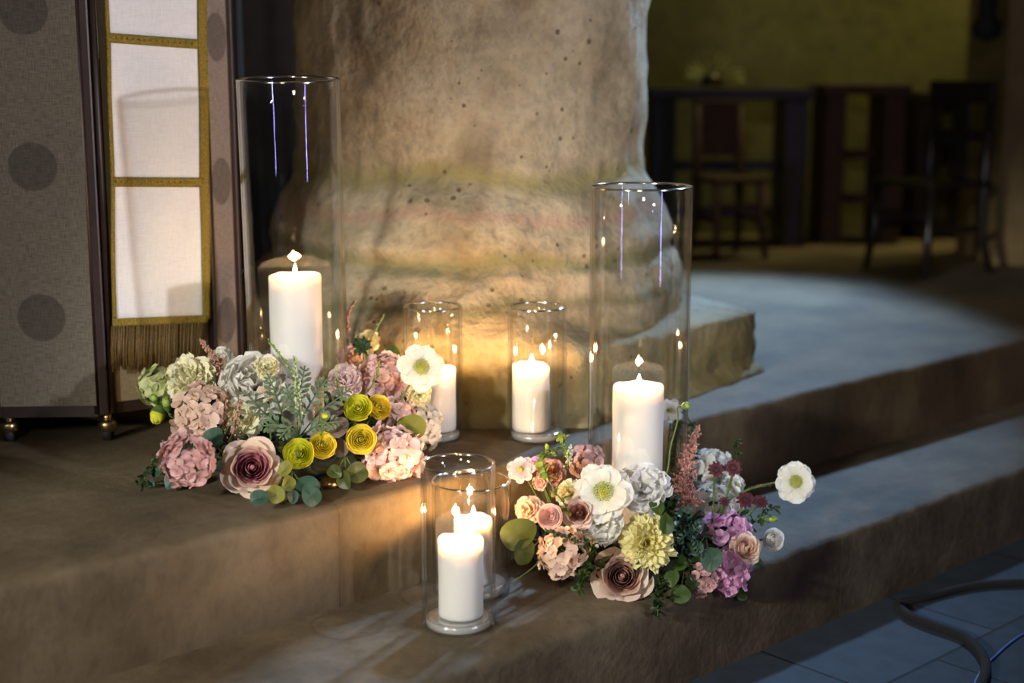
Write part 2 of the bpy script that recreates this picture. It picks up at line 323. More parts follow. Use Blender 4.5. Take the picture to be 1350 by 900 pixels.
# pillar
PC = Vector((-.10, 3.56))
poly = [Vector(p) for p in ((.612, 3.53), (.36, 3.21), (.15, 2.965), (-.24, 2.965), (-.62, 3.2), (-.8, 3.6), (-.5, 4.15), (.3, 4.2))]
def poly_r(phi):
    d = Vector((math.cos(phi), math.sin(phi))); best = 9
    for i in range(len(poly)):
        a, b = poly[i]-PC, poly[(i+1) % len(poly)]-PC; e = b-a
        den = d.x*e.y-d.y*e.x
        if abs(den) < 1e-9: continue
        t = (a.x*e.y-a.y*e.x)/den; s = (a.x*d.y-a.y*d.x)/den
        if t > 0 and -1e-6 <= s <= 1+1e-6: best = min(best, t)
    return best
def sm(a, b, x):
    t = max(0, min(1, (x-a)/(b-a))); return t*t*(3-2*t)
def pillar_r(phi, z):
    drum = .508 + .02*math.sin(max(0, min(1, z/.32))*math.pi)
    r = drum
    r += (.492-.508)*sm(.300, .325, z) + (.500-.492)*sm(.335, .36, z) - .030*sm(.36, .46, z)
    r += (.432-.470)*sm(.44, .52, z)
    # left part and centre: worn base merging upward; right corner block: crisp top
    c = math.cos(phi)
    zt = .165; w = .012 + .07*sm(.65, -.1, c)
    ztc = zt + .07*sm(.6, 0, c)
    pr_ = poly_r(phi)
    # toe
    toe = .03*sm(.035, .005, z)
    return r + (pr_ + toe - r)*(1-sm(ztc-w, ztc+w, z))
zs = [0, .006, .012, .02, .03, .045, .06, .08, .1, .12, .135, .145, .152, .158, .163, .168, .174, .18, .19, .205, .22, .235, .25, .265, .28, .295, .305, .312, .32, .33, .34, .35, .36, .38, .4, .42, .44, .46, .475, .49, .505, .52, .535, .55]
zs += [.55+.03*k for k in range(1, 50)]
mb = MB(); rows = []
for z in zs:
    row = []
    for k in range(260):
        ph = 2*math.pi*k/260; r = pillar_r(ph, z)
        x, y = PC.x+r*math.cos(ph), PC.y+r*math.sin(ph)
        n_ = fbm((x, y, z), 3.2, 3)*.016 + fbm((x, y, z), 13, 4)*.009 + fbm((x, y, z), 40, 3)*.002
        if z < .55: n_ *= 1.25
        r += n_*min(1, z/.03+.25)
        row.append((PC.x+r*math.cos(ph), PC.y+r*math.sin(ph), z))
    rows.append(row)
mb.grid(rows, None, True)
PIL = stone_mat('pitted_sandstone', [(.20, .155, .09), (.34, .28, .18), (.44, .38, .265)], 5, 1.0, .8, bands=[(.515, .035, (.22, .19, .07), .8), (.335, .03, (.16, .15, .06), .8), (.43, .02, (.36, .20, .15), .5), (.245, .022, (.14, .13, .06), .75), (.06, .16, (.20, .165, .04), .65)])
tag(mb.build('pillar', PIL), kind='structure')
# ------------------------------------------------------------------ CANDLES AND GLASS
def glass_vase(base, r, h, label, tilt=0, group=None, wall=.0035, bot=.014, puck=False):
    t = empty('glass_cylinder_vase', base, label, 'vase', group)
    if tilt: t.rotation_euler = (tilt, 0, 0)
    mb = MB(); w = wall
    prof = [(.001, 0), (r*.9, 0), (r-.002, .0015), (r, .005)] + [(r, .005+(h-.010)*k/12) for k in range(1, 13)]
    prof += [(r-.0004, h-.0012), (r-w*.5, h), (r-w+.0004, h-.0012)] + [(r-w, h-.005-(h-.010-bot)*k/12) for k in range(1, 13)]
    prof += [(r-w-.002, bot+.0008), (r-w-.006, bot), (.001, bot)]
    mb.lathe(prof, 96); mb.build('glass_wall', GLASS, t)
    if puck:
        mb = MB(); mb.lathe([(.001, .0025), (r*.93-.004, .0025), (r-w-.002, .006), (r-w-.0015, bot-.001), (r-w-.008, bot+.002), (r*.72, bot+.0015), (.001, bot+.0015)], 72)
        mb.build('glass_base', TGLASS, t)
    mb = MB(); mb.lathe([(r+.0003, h-.003), (r+.0006, h-.0012), (r-w*.5, h+.0012), (r-w-.0006, h-.0012), (r-w-.0003, h-.003)], 96); mb.build('rim', RIMG, t)
    return t
def rim_mat():
    m, nt, nd, lk = mat('rim_glass')
    tr = N(nd, 'ShaderNodeBsdfTransparent'); gl = N(nd, 'ShaderNodeBsdfGlossy', i_Roughness=.12)
    mx = N(nd, 'ShaderNodeMixShader', i_0=.6); o = N(nd, 'ShaderNodeOutputMaterial')
    lk.new(tr.outputs[0], mx.inputs[1]); lk.new(gl.outputs[0], mx.inputs[2]); lk.new(mx.outputs[0], o.inputs[0]); return m
RIMG = rim_mat()
def candle(base, r, h, label, power, group=None, fl=.024, wick_dx=0.0):
    t = empty('pillar_candle', base, label, 'candle', group)
    mb = MB(); rows = []; n = 56; rc = min(.010, h*.06)
    prof = [(.001, 0), (r*.93, 0), (r*.985, .002), (r, .006)] + [(r, .006+(h-.012)*k/14) for k in range(1, 15)]
    prof += [(r*.992, h-.0035), (r*.965, h-.0012), (r*.925, h-.0001), (r*.88, h-.0008), (r*.83, h-.004), (r*.74, h-rc*.85), (r*.4, h-rc), (.001, h-rc)]
    for q, z in prof:
        rows.append([((q+fbm((math.cos(2*math.pi*k/n)*2, math.sin(2*math.pi*k/n)*2, z*9+base[0]*7), 1, 2)*.0012)*math.cos(2*math.pi*k/n),
                      (q)*math.sin(2*math.pi*k/n), z + (fbm((math.cos(2*math.pi*k/n), math.sin(2*math.pi*k/n), base[0]*9), 1.3, 2)*.004 if z > h-.006 else 0)) for k in range(n)])
    mb.grid(rows, None, True); mb.build('wax_body', WAX, t)
    zt = h-rc
    mb = MB(); mb.tube([(0, 0, zt-.002), (.0005, 0, zt+.006), (.002+wick_dx, 0, zt+.012)], .0011, 6); mb.build('wick', WICK, t)
    mb = MB(); pr_ = [(.0004, 0), (.0028, .004*fl/.024), (.0043, .009*fl/.024), (.0040, .013*fl/.024), (.0026, .018*fl/.024), (.0012, .022*fl/.024), (.0002, fl)]
    mb.lathe(pr_, 16, (.001, 0, zt+.007)); mb.build('flame', FLAME, t)
    ld = bpy.data.lights.new('candle_light', 'POINT'); ld.energy = power; ld.color = (1, .53, .19); ld.shadow_soft_size = .006
    l = bpy.data.objects.new('candle_light', ld); C.objects.link(l); l.parent = t; l.location = (0, 0, zt+.007+fl*.5)
    return t
VB = {}
def px_r(w, p): return w/2/F*depth_of(p)
# tall ones
v1 = Vector((-.415, 2.72, 0)); v2 = Vector((.242, 2.66, Z1))
def standing(px, yb, zb, yt, wpx, dx=0):
    p = at_z(px, yb, zb); h = z_for(p, yt)-zb; rt = px_r(wpx, Vector((p.x, p.y, zb+h))); return p, h, rt
h1 = z_for(v1, 103); h2 = z_for(v2, 245)-Z1
glass_vase(v1, .0955, h1, 'tall clear glass cylinder vase on the upper floor, ringed by the yellow ranunculus flowers', tilt=R(3.2))
candle(v1+Vector((-.004, 0, .016)), .0505, z_for(v1, 361)-.016, 'thick ivory pillar candle in the tall vase on the left', 1.2)
glass_vase(v2, .0955, h2, 'tall clear glass cylinder vase on the middle step, ringed by the right-hand flowers')
candle(v2+Vector((0.0, 0, .016)), .049, z_for(v2, 507)-Z1-.016, 'thick ivory pillar candle in the tall vase on the right', 1.2)
g = 'short glass cylinders with candles'
for (px, yb, zb, yt, w, cx, cw, ct, lab, lab2, pw) in (
    (572, 577, 0, 403, 78, 577, 49, 484, 'short glass cylinder at the pillar foot, partly behind the white daisy-like flower', 'white pillar candle at the pillar foot, partly hidden by the left flowers', 2.8),
    (708, 577, 0, 403, 78, 700, 49, 481, 'short glass cylinder standing alone at the pillar foot, between the flower arrangements', 'white pillar candle in the short glass at the pillar foot, fully in view', 2.8),
    (605, 823, Z1, 610, 99, 608, 59, 709, 'front short glass cylinder with thick base on the middle step, nearest the camera', 'white pillar candle nearest the camera, in the front glass on the middle step', 3.0),
    (622, 778, Z1, 632, 104, 624, 50, 683, 'wider low glass cylinder just behind the front one on the middle step', 'white pillar candle half hidden behind the front candle on the middle step', 3.6)):
    p, h, rt = standing(px, yb, zb, yt, w)
    glass_vase(p, rt, h, lab, group=None, wall=.005, bot=.016, puck=True)
    cb = p + Vector(((cx-px)/F*depth_of(p), 0, .0185))
    candle(cb, px_r(cw, cb), z_for(cb, ct)-cb.z, lab2, pw)
    VB[px] = p
# ------------------------------------------------------------------ FLOWERS
def petal(mb, az, a0, a1, L, W, r0=0, z0=0, nu=6, nw=5, cup=.15, ruf=0, frq=3, wp=(.35, .62), ph=0, t0=0, t1=1, twist=0):
    """planar petal round local +Z; a0..a1 path angle above the horizontal"""
    ca, sa = math.cos(az), math.sin(az); P = []; T = []; x, z = r0, z0
    for i in range(nu+1):
        u = i/nu; a = a0+(a1-a0)*u
        if i: x += math.cos(a)*L/nu; z += math.sin(a)*L/nu
        wd = W*(wp[0]+(1-wp[0])*math.sin(min(1, u/wp[1])*math.pi/2))
        if u > wp[1]: q = (u-wp[1])/(1-wp[1]); wd *= math.sqrt(max(.12, 1-q*q*.92))
        row = []; tr = []
        for j in range(nw+1):
            w = 2*j/nw-1
            lift = cup*W*w*w + ruf*u*u*math.sin(frq*w*3.1+ph)
            nx, nz = -math.sin(a), math.cos(a)
            rx = x+nx*lift; rz = z+nz*lift+twist*w*wd; s = w*wd
            row.append((rx*ca - s*sa, rx*sa + s*ca, rz)); tr.append(t0+(t1-t0)*u)
        P.append(row); T.append(tr)
    mb.grid(P, T)
def wrap_petal(mb, az, r0, r1, flare, h, half, z0=0, nu=6, nw=8, ruf=0, ph=0, spiral=.12, t0=0, t1=1, tipdrop=.22):
    """cupped petal wrapping the axis: bowl from r0 at base to r1, flare at the lip"""
    P = []; T = []
    for i in range(nu+1):
        u0_ = i/nu; row = []; tr = []
        for j in range(nw+1):
            w = 2*j/nw-1; u = u0_*(1-.26*abs(w)**3)
            q = r0+(r1-r0)*math.sin(u*math.pi/2)**.8 + flare*u**3 + ruf*u*u*math.sin(w*6+ph) + spiral*r1*w*u
            z = z0 + h*u*(1-tipdrop*w*w*u) - abs(flare)*.55*u**4 + ruf*.6*u*math.cos(w*5+ph)
            a = az + w*half*(1-.15*u)
            row.append((q*math.cos(a), q*math.sin(a), z)); tr.append(t0+(t1-t0)*u)
        P.append(row); T.append(tr)
    mb.grid(P, T)
RG = Vector((1, 0, 0)); UPV = Vector((0, math.sin(TH), math.cos(TH)))
def facing(p, fx, fz):
    c = (CAM-p).normalized(); return (c + RG*fx + UPV*fz).normalized()
def bloom(name, label, cat, px, py, Y, rp, fx=0, fz=0, group=None, anchor=None):
    p = at_y(px, py, Y); r = rp/F*depth_of(p); f = facing(p, fx, fz)
    q = Vector((0, 0, 1)).rotation_difference(f) @ Quaternion((0, 0, 1), rnd.uniform(0, 6.28))
    o = empty(name, p, label, cat, group, rot=q)
    o['_r'] = 0; del o['_r']
    return o, r, q, p
ARR = None
def add_stem(o, q, p, r, m=None, rad=.0022, start=-.35):
    vc, zf = ARR
    d = Vector((p.x-vc.x, p.y-vc.y, 0)); d = d.normalized() if d.length > .01 else Vector((0, -1, 0))
    tgt = Vector((vc.x, vc.y, zf)) + d*.15 + Vector((0, 0, .03))
    qi = q.inverted(); a = Vector((0, 0, start*r)); e = qi @ (tgt-p); mid = Vector((0, 0, (start-.6)*r))
    pts = [a, a.lerp(mid, .5)] + [mid.lerp(e, k/3) for k in range(0, 4)]
    mb = MB(); mb.tube(pts, rad, 6); mb.build('stem', m or STEM, o)
def rose(label, px, py, Y, rp, mo, mi, fx=0, fz=0, cat='rose', name='garden_rose', open_=1.0, group=None):
    o, r, q, p = bloom(name, label, cat, px, py, Y, rp, fx, fz, group)
    mb = MB(); zb = -.55*r
    for k in range(3):                     # outer, opened petals
        n = 5; rr = r*(.70+.08*k); 
        for i in range(n):
            wrap_petal(mb, 2*math.pi*(i+.5*k)/n + k*.3, .12*r, rr*.80, r*(.13+.13*k)*open_, r*(1.0-.16*k), .85, zb, 7, 9, .025*r, rnd.uniform(0, 6), .05, 0, 1, .14)
    mb.build('outer_petals', mo, o)
    mb = MB()
    for k in range(7):                     # inner coil
        rr = r*(.07+.085*k); n = 2 if k < 2 else 3 if k < 5 else 5
        for i in range(n):
            wrap_petal(mb, 2*math.pi*i/n + k*1.05, rr*.6, rr, (-.045+.014*k)*r, r*(.98-.02*k), 1.5 if n < 4 else .95, zb+.02*r*k*0, 6, 8, .008*r, rnd.uniform(0, 6), .10, 0, 1, .08)
    mb.lathe([(.001, zb), (.10*r, zb+.2*r), (.085*r, zb+.8*r), (.03*r, zb+.97*r), (.001, zb+.98*r)], 10)
    mb.build('inner_petals', mi, o)
    mb = MB()
    for i in range(5): petal(mb, 2*math.pi*i/5, R(-10), R(35), .7*r, .16*r, .08*r, zb-.05*r, 5, 3, .2, 0, 3, (.8, .2))
    mb.ball((0, 0, zb-.03*r), .17*r, 10); mb.build('calyx', STEM, o)
    add_stem(o, q, p, r, start=-.6)
def ranunculus(label, px, py, Y, rp, m, fx=0, fz=0, openn=.5, group=None, core=True):
    o, r, q, p = bloom('ranunculus', label, 'ranunculus', px, py, Y, rp, fx, fz, group)
    mb = MB(); zb = -.6*r
    K = 7
    for k in range(K):
        rr = r*(.20+.80*k/(K-1)); n = 4 if k < 3 else 5
        for i in range(n):
            wrap_petal(mb, 2*math.pi*i/n+k*.8+rnd.uniform(-.15, .15), .10*r, rr*(.96 if k < K-2 else .93), (-.10 if k < K-2 else .06)*r*(1-openn)+.02*r*openn, r*(1.12-.055*k), 1.05, zb, 7, 8, .016*r, rnd.uniform(0, 6), .05, 0, 1, .12)
    mb.build('petals', m, o)
    if core:
        mb = MB(); mb.ball((0, 0, .22*r), .17*r, 10, .8); mb.build('flower_centre', plain('green_eye', (.10, .13, .02), .6, 0, .6, 300, .4), o)
    add_stem(o, q, p, r)
def ruffled(label, px, py, Y, rp, m, fx=0, fz=0, n=46, W=.34, ruf=.08, cat='carnation', name='carnation', narrow=False, group=None, flat=.75):
    o, r, q, p = bloom(name, label, cat, px, py, Y, rp, fx, fz, group)
    mb = MB()
    for i in range(n):
        f_ = (i+.5)/n; el = math.acos(1-f_*1.25)           # from the axis outward
        az = i*2.39996; a0 = R(90)-el*.55; a1 = R(90)-el*1.15
        L = r*(.95+rnd.uniform(-.12, .1))*(1 if el > .5 else .9)
        petal(mb, az, a0, a1, L, r*W*rnd.uniform(.8, 1.15), .02*r, -.45*r*flat+rnd.uniform(-.03, .03)*r, 6 if W < .4 else 9, 6 if W < .4 else 12, rnd.uniform(.1, .5), ruf*r, rnd.uniform(2, 4), (.25, .8) if not narrow else (.6, .5), rnd.uniform(0, 6))
    mb.build('petals', m, o)
    mb = MB(); mb.ball((0, 0, -.5*r), .22*r, 10); mb.build('calyx', STEM, o)
    add_stem(o, q, p, r, start=-.55)
def hydrangea(label, px, py, Y, rp, m, fx=0, fz=0, n=40, group=None, ps=.30, name='hydrangea', cat='hydrangea', sy=.8):
    o, r, q, p = bloom(name, label, cat, px, py, Y, rp, fx, fz, group)
    mb = MB(); mc = MB()
    for i in range(n):
        f_ = (i+.5)/n; cz = 1-f_*1.35; sz = math.sqrt(max(0, 1-cz*cz)); az = i*2.39996+rnd.uniform(-.2, .2)
        nrm = Vector((sz*math.cos(az), sz*math.sin(az), cz)); c = Vector((nrm.x*r, nrm.y*r, nrm.z*r*sy))*rnd.uniform(.72, .92)
        nrm = (nrm + Vector((rnd.uniform(-.35, .35), rnd.uniform(-.35, .35), rnd.uniform(-.35, .35)))).normalized()
        qq = Vector((0, 0, 1)).rotation_difference(nrm) @ Quaternion((0, 0, 1), rnd.uniform(0, 6))
        fl = MB(); s = r*ps*1.12*rnd.uniform(.8, 1.2)
        for k in range(4): petal(fl, k*math.pi/2, R(5), R(rnd.uniform(-25, 45)), s, s*.60, .02*s, 0, 4, 4, rnd.uniform(-.1, .35), .05*s, 2, (.25, .62), rnd.uniform(0, 6), rnd.random()*.4, .6+rnd.random()*.4)
        b = len(mb.v)
        for v in fl.v: mb.v.append(tuple(qq @ Vector(v) + c))
        mb.t += fl.t; mb.f += [tuple(b+j for j in ff) for ff in fl.f]
        mc.ball(tuple(c+nrm*s*.03), s*.08, 5, 1, 3); 
        if i % 2 == 0: mc.tube([c*.98, c*.5, (0, 0, -.5*r)], .0011, 4, False)
    mb.build('florets', m, o); mc.build('floret_stalks', STEM, o)
    add_stem(o, q, p, r, start=-.4)
def scabiosa(label, px, py, Y, rp, mp, mcn, fx=0, fz=0, n=9, pts=None, csize=.36, name='scabiosa', cat='scabiosa', W=.36, group=None, droop=0, layers=2, pointed=False):
    o, r, q, p = bloom(name, label, cat, px, py, Y, rp, fx, fz, group)
    mb = MB()
    for l in range(layers):
        for i in range(n):
            petal(mb, 2*math.pi*(i+.5*l)/n+rnd.uniform(-.1, .1), R(8+18*l), R(-14+14*l-droop+rnd.uniform(-12, 12)), r*(.95-.2*l)*rnd.uniform(.9, 1.06), r*W*rnd.uniform(.85, 1.1), .10*r, .02*r*l, 7, 8, rnd.uniform(0, .2), .05*r, rnd.uniform(2, 3.5), (.35, .68), rnd.uniform(0, 6))
    mb.build('petals', mp, o)
    mb = MB(); k = 70
    for i in range(k):
        f_ = (i+.5)/k; rr = csize*r*math.sqrt(f_); az = i*2.39996; z = .10*r+.16*r*(1-f_)+rnd.uniform(0, .05)*r
        x, y = rr*math.cos(az), rr*math.sin(az)
        mb.tube([(x*.8, y*.8, 0), (x, y, z)], .008*r, 4, False); mb.ball((x, y, z), .030*r, 5, 1.2, 3)
    mb.ball((0, 0, .0), csize*.8*r, 12, .35); mb.build('flower_centre', mcn, o)
    mb = MB()
    for i in range(7): petal(mb, i*.9, R(-5), R(20), .4*r, .07*r, .03*r, -.08*r, 3, 2, 0, 0, 1, (.8, .2))
    mb.build('calyx', STEM, o)
    if pts:
        qi = q.inverted(); mb = MB(); w = [at_y(*a) for a in pts]; loc = [qi @ (v-p) for v in w]
        path = smooth_path([Vector((0, 0, -.05*r)), Vector((0, 0, -.35*r))]+loc); mb.tube(path, .0023, 7); mb.build('stem', STEM, o)
    else: add_stem(o, q, p, r, start=-.1)
def smooth_path(P, n=5):
    P = [Vector(p) for p in P]
    if len(P) < 3: return P
    out = []; Q = [2*P[0]-P[1]] + P + [2*P[-1]-P[-2]]
    for i in range(1, len(Q)-2):
        for k in range(n):
            t = k/n; a, b, c, d = Q[i-1], Q[i], Q[i+1], Q[i+2]
            out.append(.5*((2*b)+(c-a)*t+(2*a-5*b+4*c-d)*t*t+(3*b-a-3*c+d)*t**3))
    out.append(P[-1]); return out
def astilbe(label, pts, rad, m, density=1.0, group=None, name='astilbe_plume', cat='astilbe', n=150):
    w = [at_y(*a) for a in pts]; p = w[-1]
    o = empty(name, p, label, cat, group)
    path = smooth_path([v-p for v in w]); mb = MB(); mb.tube(path, .0014, 5); mb.build('stem', DSTEM, o)
    mb = MB(); L = len(path)
    for i in range(n):
        u = (i/n)**.85; k = u*(L-1); a = path[int(k)].lerp(path[min(L-1, int(k)+1)], k-int(k))
        d = Vector((rnd.uniform(-1, 1), rnd.uniform(-1, 1), rnd.uniform(-.1, 1))).normalized()
        ln = rad*(.12+1.0*u if u < .75 else 1.0*(1-.25*(u-.75)))*rnd.uniform(.6, 1.1)
        e = a+d*ln; mb.tube([a, e], .0006, 3, False)
        for q_ in range(int(2+ln/.0035)):
            t = rnd.random(); c = a.lerp(e, t); mb.ball(tuple(c+Vector((rnd.uniform(-1, 1), rnd.uniform(-1, 1), rnd.uniform(-1, 1)))*.0018), rnd.uniform(.0010, .0020), 4, 1.3, 3)
    mb.build('flower_spikes', m, o)
def leaf_mesh(mb, L, W, cup=.15, bend=R(20), tip=False, nu=7, az=0, r0=0):
    petal(mb, az, R(0)+bend*.3, -bend, L, W, r0, 0, nu, 6, cup, .02*L, 2, (.15, .5) if not tip else (.1, .4), rnd.uniform(0, 6))
def round_leaf(o, w, r, m, fx, fz, p0, name='leaf', label=None):
    f = facing(w, fx, fz); q = Vector((0, 0, 1)).rotation_difference(f) @ Quaternion((0, 0, 1), rnd.uniform(0, 6.28))
    mb = MB(); rows = []; T = []
    for i in range(6):
        rr = r*i/5; rows.append([((rr*(1+.06*math.sin(3*a+1)))*math.cos(a), rr*math.sin(a)*(.86-.10*math.cos(a)), .30*rr*abs(math.sin(a))-.14*rr*rr/r+.05*rr*math.sin(3*a)) for a in [2*math.pi*k/20 for k in range(20)]]); T.append([i/5]*20)
    mb.grid(rows, T, True)
    l = mb.build(name, m, o, M=Matrix.Translation(w-p0) @ q.to_matrix().to_4x4())
    if label: l['label'] = label
    return l
def eucalyptus(label, leaves, root, m, group=None, stem=None, name='eucalyptus_sprig'):
    """leaves: (px,py,Y,rp,fx,fz); root: px,py,Y"""
    w0 = at_y(*root); o = empty(name, w0, label, 'eucalyptus', group)
    mb = MB(); prev = Vector((0, 0, 0))
    for (px, py, Y, rp, fx, fz) in leaves:
        w = at_y(px, py, Y); r = rp/F*depth_of(w)
        round_leaf(o, w, r, m, fx, fz, w0)
        mb.tube(smooth_path([(0, 0, 0), (w-w0)*.6+Vector((0, .008, -.006)), w-w0]), .0013, 5)
    mb.build('stem', stem or STEM, o)
def feather_leaf(mb, path, W, m=None, lobes=6, sub=True):
    """deeply lobed leaf (dusty miller) along a path"""
    L = len(path)
    for i in range(lobes):
        k = (i+1)/(lobes+1)*(L-1); a = path[int(k)].lerp(path[min(L-1, int(k)+1)], k-int(k)); d = (path[min(L-1, int(k)+1)]-path[int(k)]).normalized()
        sd = d.cross((CAM-at_y(390, 540, 2.6)).normalized()).normalized()
        wl = W*math.sin(math.pi*(.15+.85*(i+1)/(lobes+1)))**.6
        for s in (-1, 1):
            dr = (sd*s*.8+d*.65).normalized(); e = a+dr*wl
            nrm = dr.cross(d).normalized(); t = dr.cross(nrm).normalized()
            n_ = 4; rows = []
            for q_ in range(n_+1):
                u = q_/n_; c = a.lerp(e, u)+nrm*(.004*math.sin(u*3)); hw = wl*(.07+.13*math.sin(u*math.pi*.62)**2)*(1 if u < .99 else .35)
                rows.append([c-t*hw, c, c+t*hw])
            mb.grid(rows)
    mb.tube(path, [.0022*(1-.6*i/(L-1)) for i in range(L)], 5)
def dusty_miller(label, fronds, root, m, W=.016, group=None):
    w0 = at_y(*root); o = empty('dusty_miller', w0, label, 'foliage', group)
    for fr in fronds:
        pth = smooth_path([Vector((0, 0, 0))]+[at_y(*a)-w0 for a in fr])
        mb = MB(); feather_leaf(mb, pth[len(pth)//4:], W); mb.tube(pth, .0014, 5); mb.build('leaf', m, o)
def sprig(label, pts, m, bead=.003, n=24, spread=.012, name='greenery_sprig', cat='greenery', stem=None, leafy=False, group=None):
    w = [at_y(*a) for a in pts]; w0 = w[-1]; o = empty(name, w0, label, cat, group)
    path = smooth_path([v-w0 for v in w]); L = len(path); mb = MB(); mb.tube(path, .0011, 5); mb.build('stem', stem or STEM, o)
    mb = MB()
    for i in range(n):
        k = i/n*(L-1)*.85; a = path[int(k)].lerp(path[min(L-1, int(k)+1)], k-int(k)); d = Vector((rnd.uniform(-1, 1), rnd.uniform(-1, 1), rnd.uniform(-.5, 1))).normalized()
        e = a+d*spread*rnd.uniform(.3, 1)*(.35+.65*i/n)
        if leafy:
            fl = MB(); leaf_mesh(fl, bead*3.2, bead*.95, .2, R(30)); qq = Vector((1, 0, 0)).rotation_difference(d); b = len(mb.v)
            for v in fl.v: mb.v.append(tuple(qq @ Vector(v)+a))
            mb.t += fl.t; mb.f += [tuple(b+j for j in ff) for ff in fl.f]
        else:
            mb.tube([a, e], .0005, 3, False); mb.ball(tuple(e), bead*rnd.uniform(.6, 1.1), 6, 1.2, 4)
    mb.build('leaves' if leafy else 'seed_heads', m, o)
def bud(label, px, py, Y, rp, m, fx=0, fz=0, el=1.5, ang=0, name='flower_bud', pts=None, group=None, cat='bud'):
    p = at_y(px, py, Y); r = rp/F*depth_of(p)
    f = (RG*math.sin(ang)+UPV*math.cos(ang)+(CAM-p).normalized()*.25).normalized(); q = Vector((0, 0, 1)).rotation_difference(f)
    o = empty(name, p, label, cat, group, rot=q); mb = MB()
    for k in range(2):
        for i in range(4): wrap_petal(mb, i*math.pi/2+k*.8, .25*r, r*(.86+.12*k), -.75*r, el*r*2*(1-.1*k), .9, -el*r, 6, 6, .01*r, 0, .06, 0, 1, .2)
    mb.build('petals', m, o)
    mb = MB(); mb.lathe([(.003*.4, -el*r*1.25), (.35*r, -el*r*1.05), (.6*r, -el*r*.8), (.80*r, -el*r*.45), (.9*r, -el*r*.35)], 10)
    mb.build('calyx', STEM, o)
    if pts:
        qi = q.inverted(); loc = [qi @ (at_y(*a)-p) for a in pts]; mb = MB(); mb.tube(smooth_path([Vector((0, 0, -el*r*1.2)), Vector((0, 0, -el*r*1.9))]+loc), .0016, 6); mb.build('stem', STEM, o)
    else: add_stem(o, q, p, r, rad=.0016, start=-el*1.2)
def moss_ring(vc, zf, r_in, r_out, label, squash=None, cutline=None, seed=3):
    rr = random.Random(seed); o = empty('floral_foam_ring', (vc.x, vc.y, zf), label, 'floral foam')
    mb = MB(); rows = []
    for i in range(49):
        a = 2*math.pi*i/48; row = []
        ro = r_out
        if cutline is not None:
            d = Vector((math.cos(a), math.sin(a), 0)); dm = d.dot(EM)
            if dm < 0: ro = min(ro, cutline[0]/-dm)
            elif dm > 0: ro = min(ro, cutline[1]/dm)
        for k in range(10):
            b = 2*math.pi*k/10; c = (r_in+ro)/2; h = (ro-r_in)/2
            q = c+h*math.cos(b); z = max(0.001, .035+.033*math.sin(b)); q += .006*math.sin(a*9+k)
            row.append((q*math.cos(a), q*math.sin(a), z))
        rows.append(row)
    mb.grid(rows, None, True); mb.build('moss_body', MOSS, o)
    mb = MB()
    for i in range(420):
        a = rr.uniform(0, 6.283); ro = r_out
        if cutline is not None:
            dm = Vector((math.cos(a), math.sin(a), 0)).dot(EM)
            if dm < 0: ro = min(ro, cutline[0]/-dm)
            elif dm > 0: ro = min(ro, cutline[1]/dm)
        q = rr.uniform(r_in+.01, ro-.01); fl = MB(); L = rr.uniform(.018, .042); leaf_mesh(fl, L, L*rr.uniform(.22, .36), .2, R(40), True, 5)
        d = Vector((math.cos(a)*rr.uniform(.2, 1)+rr.uniform(-.5, .5), math.sin(a)*rr.uniform(.2, 1)+rr.uniform(-.5, .5), rr.uniform(.1, 1))).normalized()
        if cutline is not None and d.dot(EM) > 0 : d = (d-EM*d.dot(EM)*1.0).normalized()
        qq = Vector((1, 0, 0)).rotation_difference(d); c = Vector((q*math.cos(a), q*math.sin(a), rr.uniform(.035, .075))); b = len(mb.v)
        for v in fl.v: mb.v.append(tuple(qq @ Vector(v)+c))
        mb.t += fl.t; mb.f += [tuple(b+j for j in ff) for ff in fl.f]
    lf = mb.build('filler_leaves', DLEAF, o); lf['kind'] = 'stuff'
# colours
CREAM = petal_mat('cream_petals', (.66, .64, .26), (.88, .85, .62), (.82, .78, .46), .38)
WHITE = petal_mat('white_petals', (.66, .68, .42), (.86, .84, .78), (.80, .79, .70), .42)
PUREW = petal_mat('pure_white_petals', (.74, .72, .66), (.87, .86, .84), None, .42)
LEMON = petal_mat('lemon_petals', (.86, .76, .26), (.88, .82, .42), (.84, .76, .32))
YEL = petal_mat('yellow_green_petals', (.42, .55, .03), (.82, .80, .08), (.70, .72, .05), .35)
YEL2 = petal_mat('golden_yellow_petals', (.66, .66, .04), (.88, .76, .12), (.82, .74, .07), .35)
BLUSH = petal_mat('blush_pink_petals', (.84, .58, .52), (.88, .70, .67))
PINK = petal_mat('soft_pink_petals', (.80, .50, .47), (.84, .64, .62))
DUSTY = petal_mat('dusty_pink_petals', (.52, .27, .25), (.72, .48, .47))
MAUVE = petal_mat('mauve_petals', (.60, .36, .38), (.76, .56, .58))
BEIGE = petal_mat('beige_pink_petals', (.60, .40, .28), (.74, .55, .45))
ROSEO = petal_mat('rose_outer_petals', (.50, .36, .27), (.72, .58, .46), (.66, .50, .40))
ROSEI = petal_mat('rose_inner_petals', (.46, .14, .18), (.70, .38, .40), (.58, .21, .27))
PEACHO = petal_mat('peach_outer_petals', (.70, .50, .36), (.82, .66, .54))
PEACHI = petal_mat('peach_inner_petals', (.62, .32, .26), (.76, .50, .42))
PEACH = petal_mat('peach_petals', (.74, .50, .34), (.84, .64, .52))
CORAL = petal_mat('coral_petals', (.52, .22, .16), (.66, .36, .28))
LILAC = petal_mat('lilac_petals', (.60, .28, .52), (.80, .52, .74))
ORCH = petal_mat('orchid_pink_petals', (.58, .24, .44), (.80, .48, .68))
PALEG = petal_mat('pale_green_petals', (.40, .46, .16), (.60, .62, .34))
BURG = petal_mat('burgundy_petals', (.05, .012, .018), (.13, .03, .045))
ASTP = plain('astilbe_pink', (.48, .24, .20), .7, 0, 0, 90, .3)
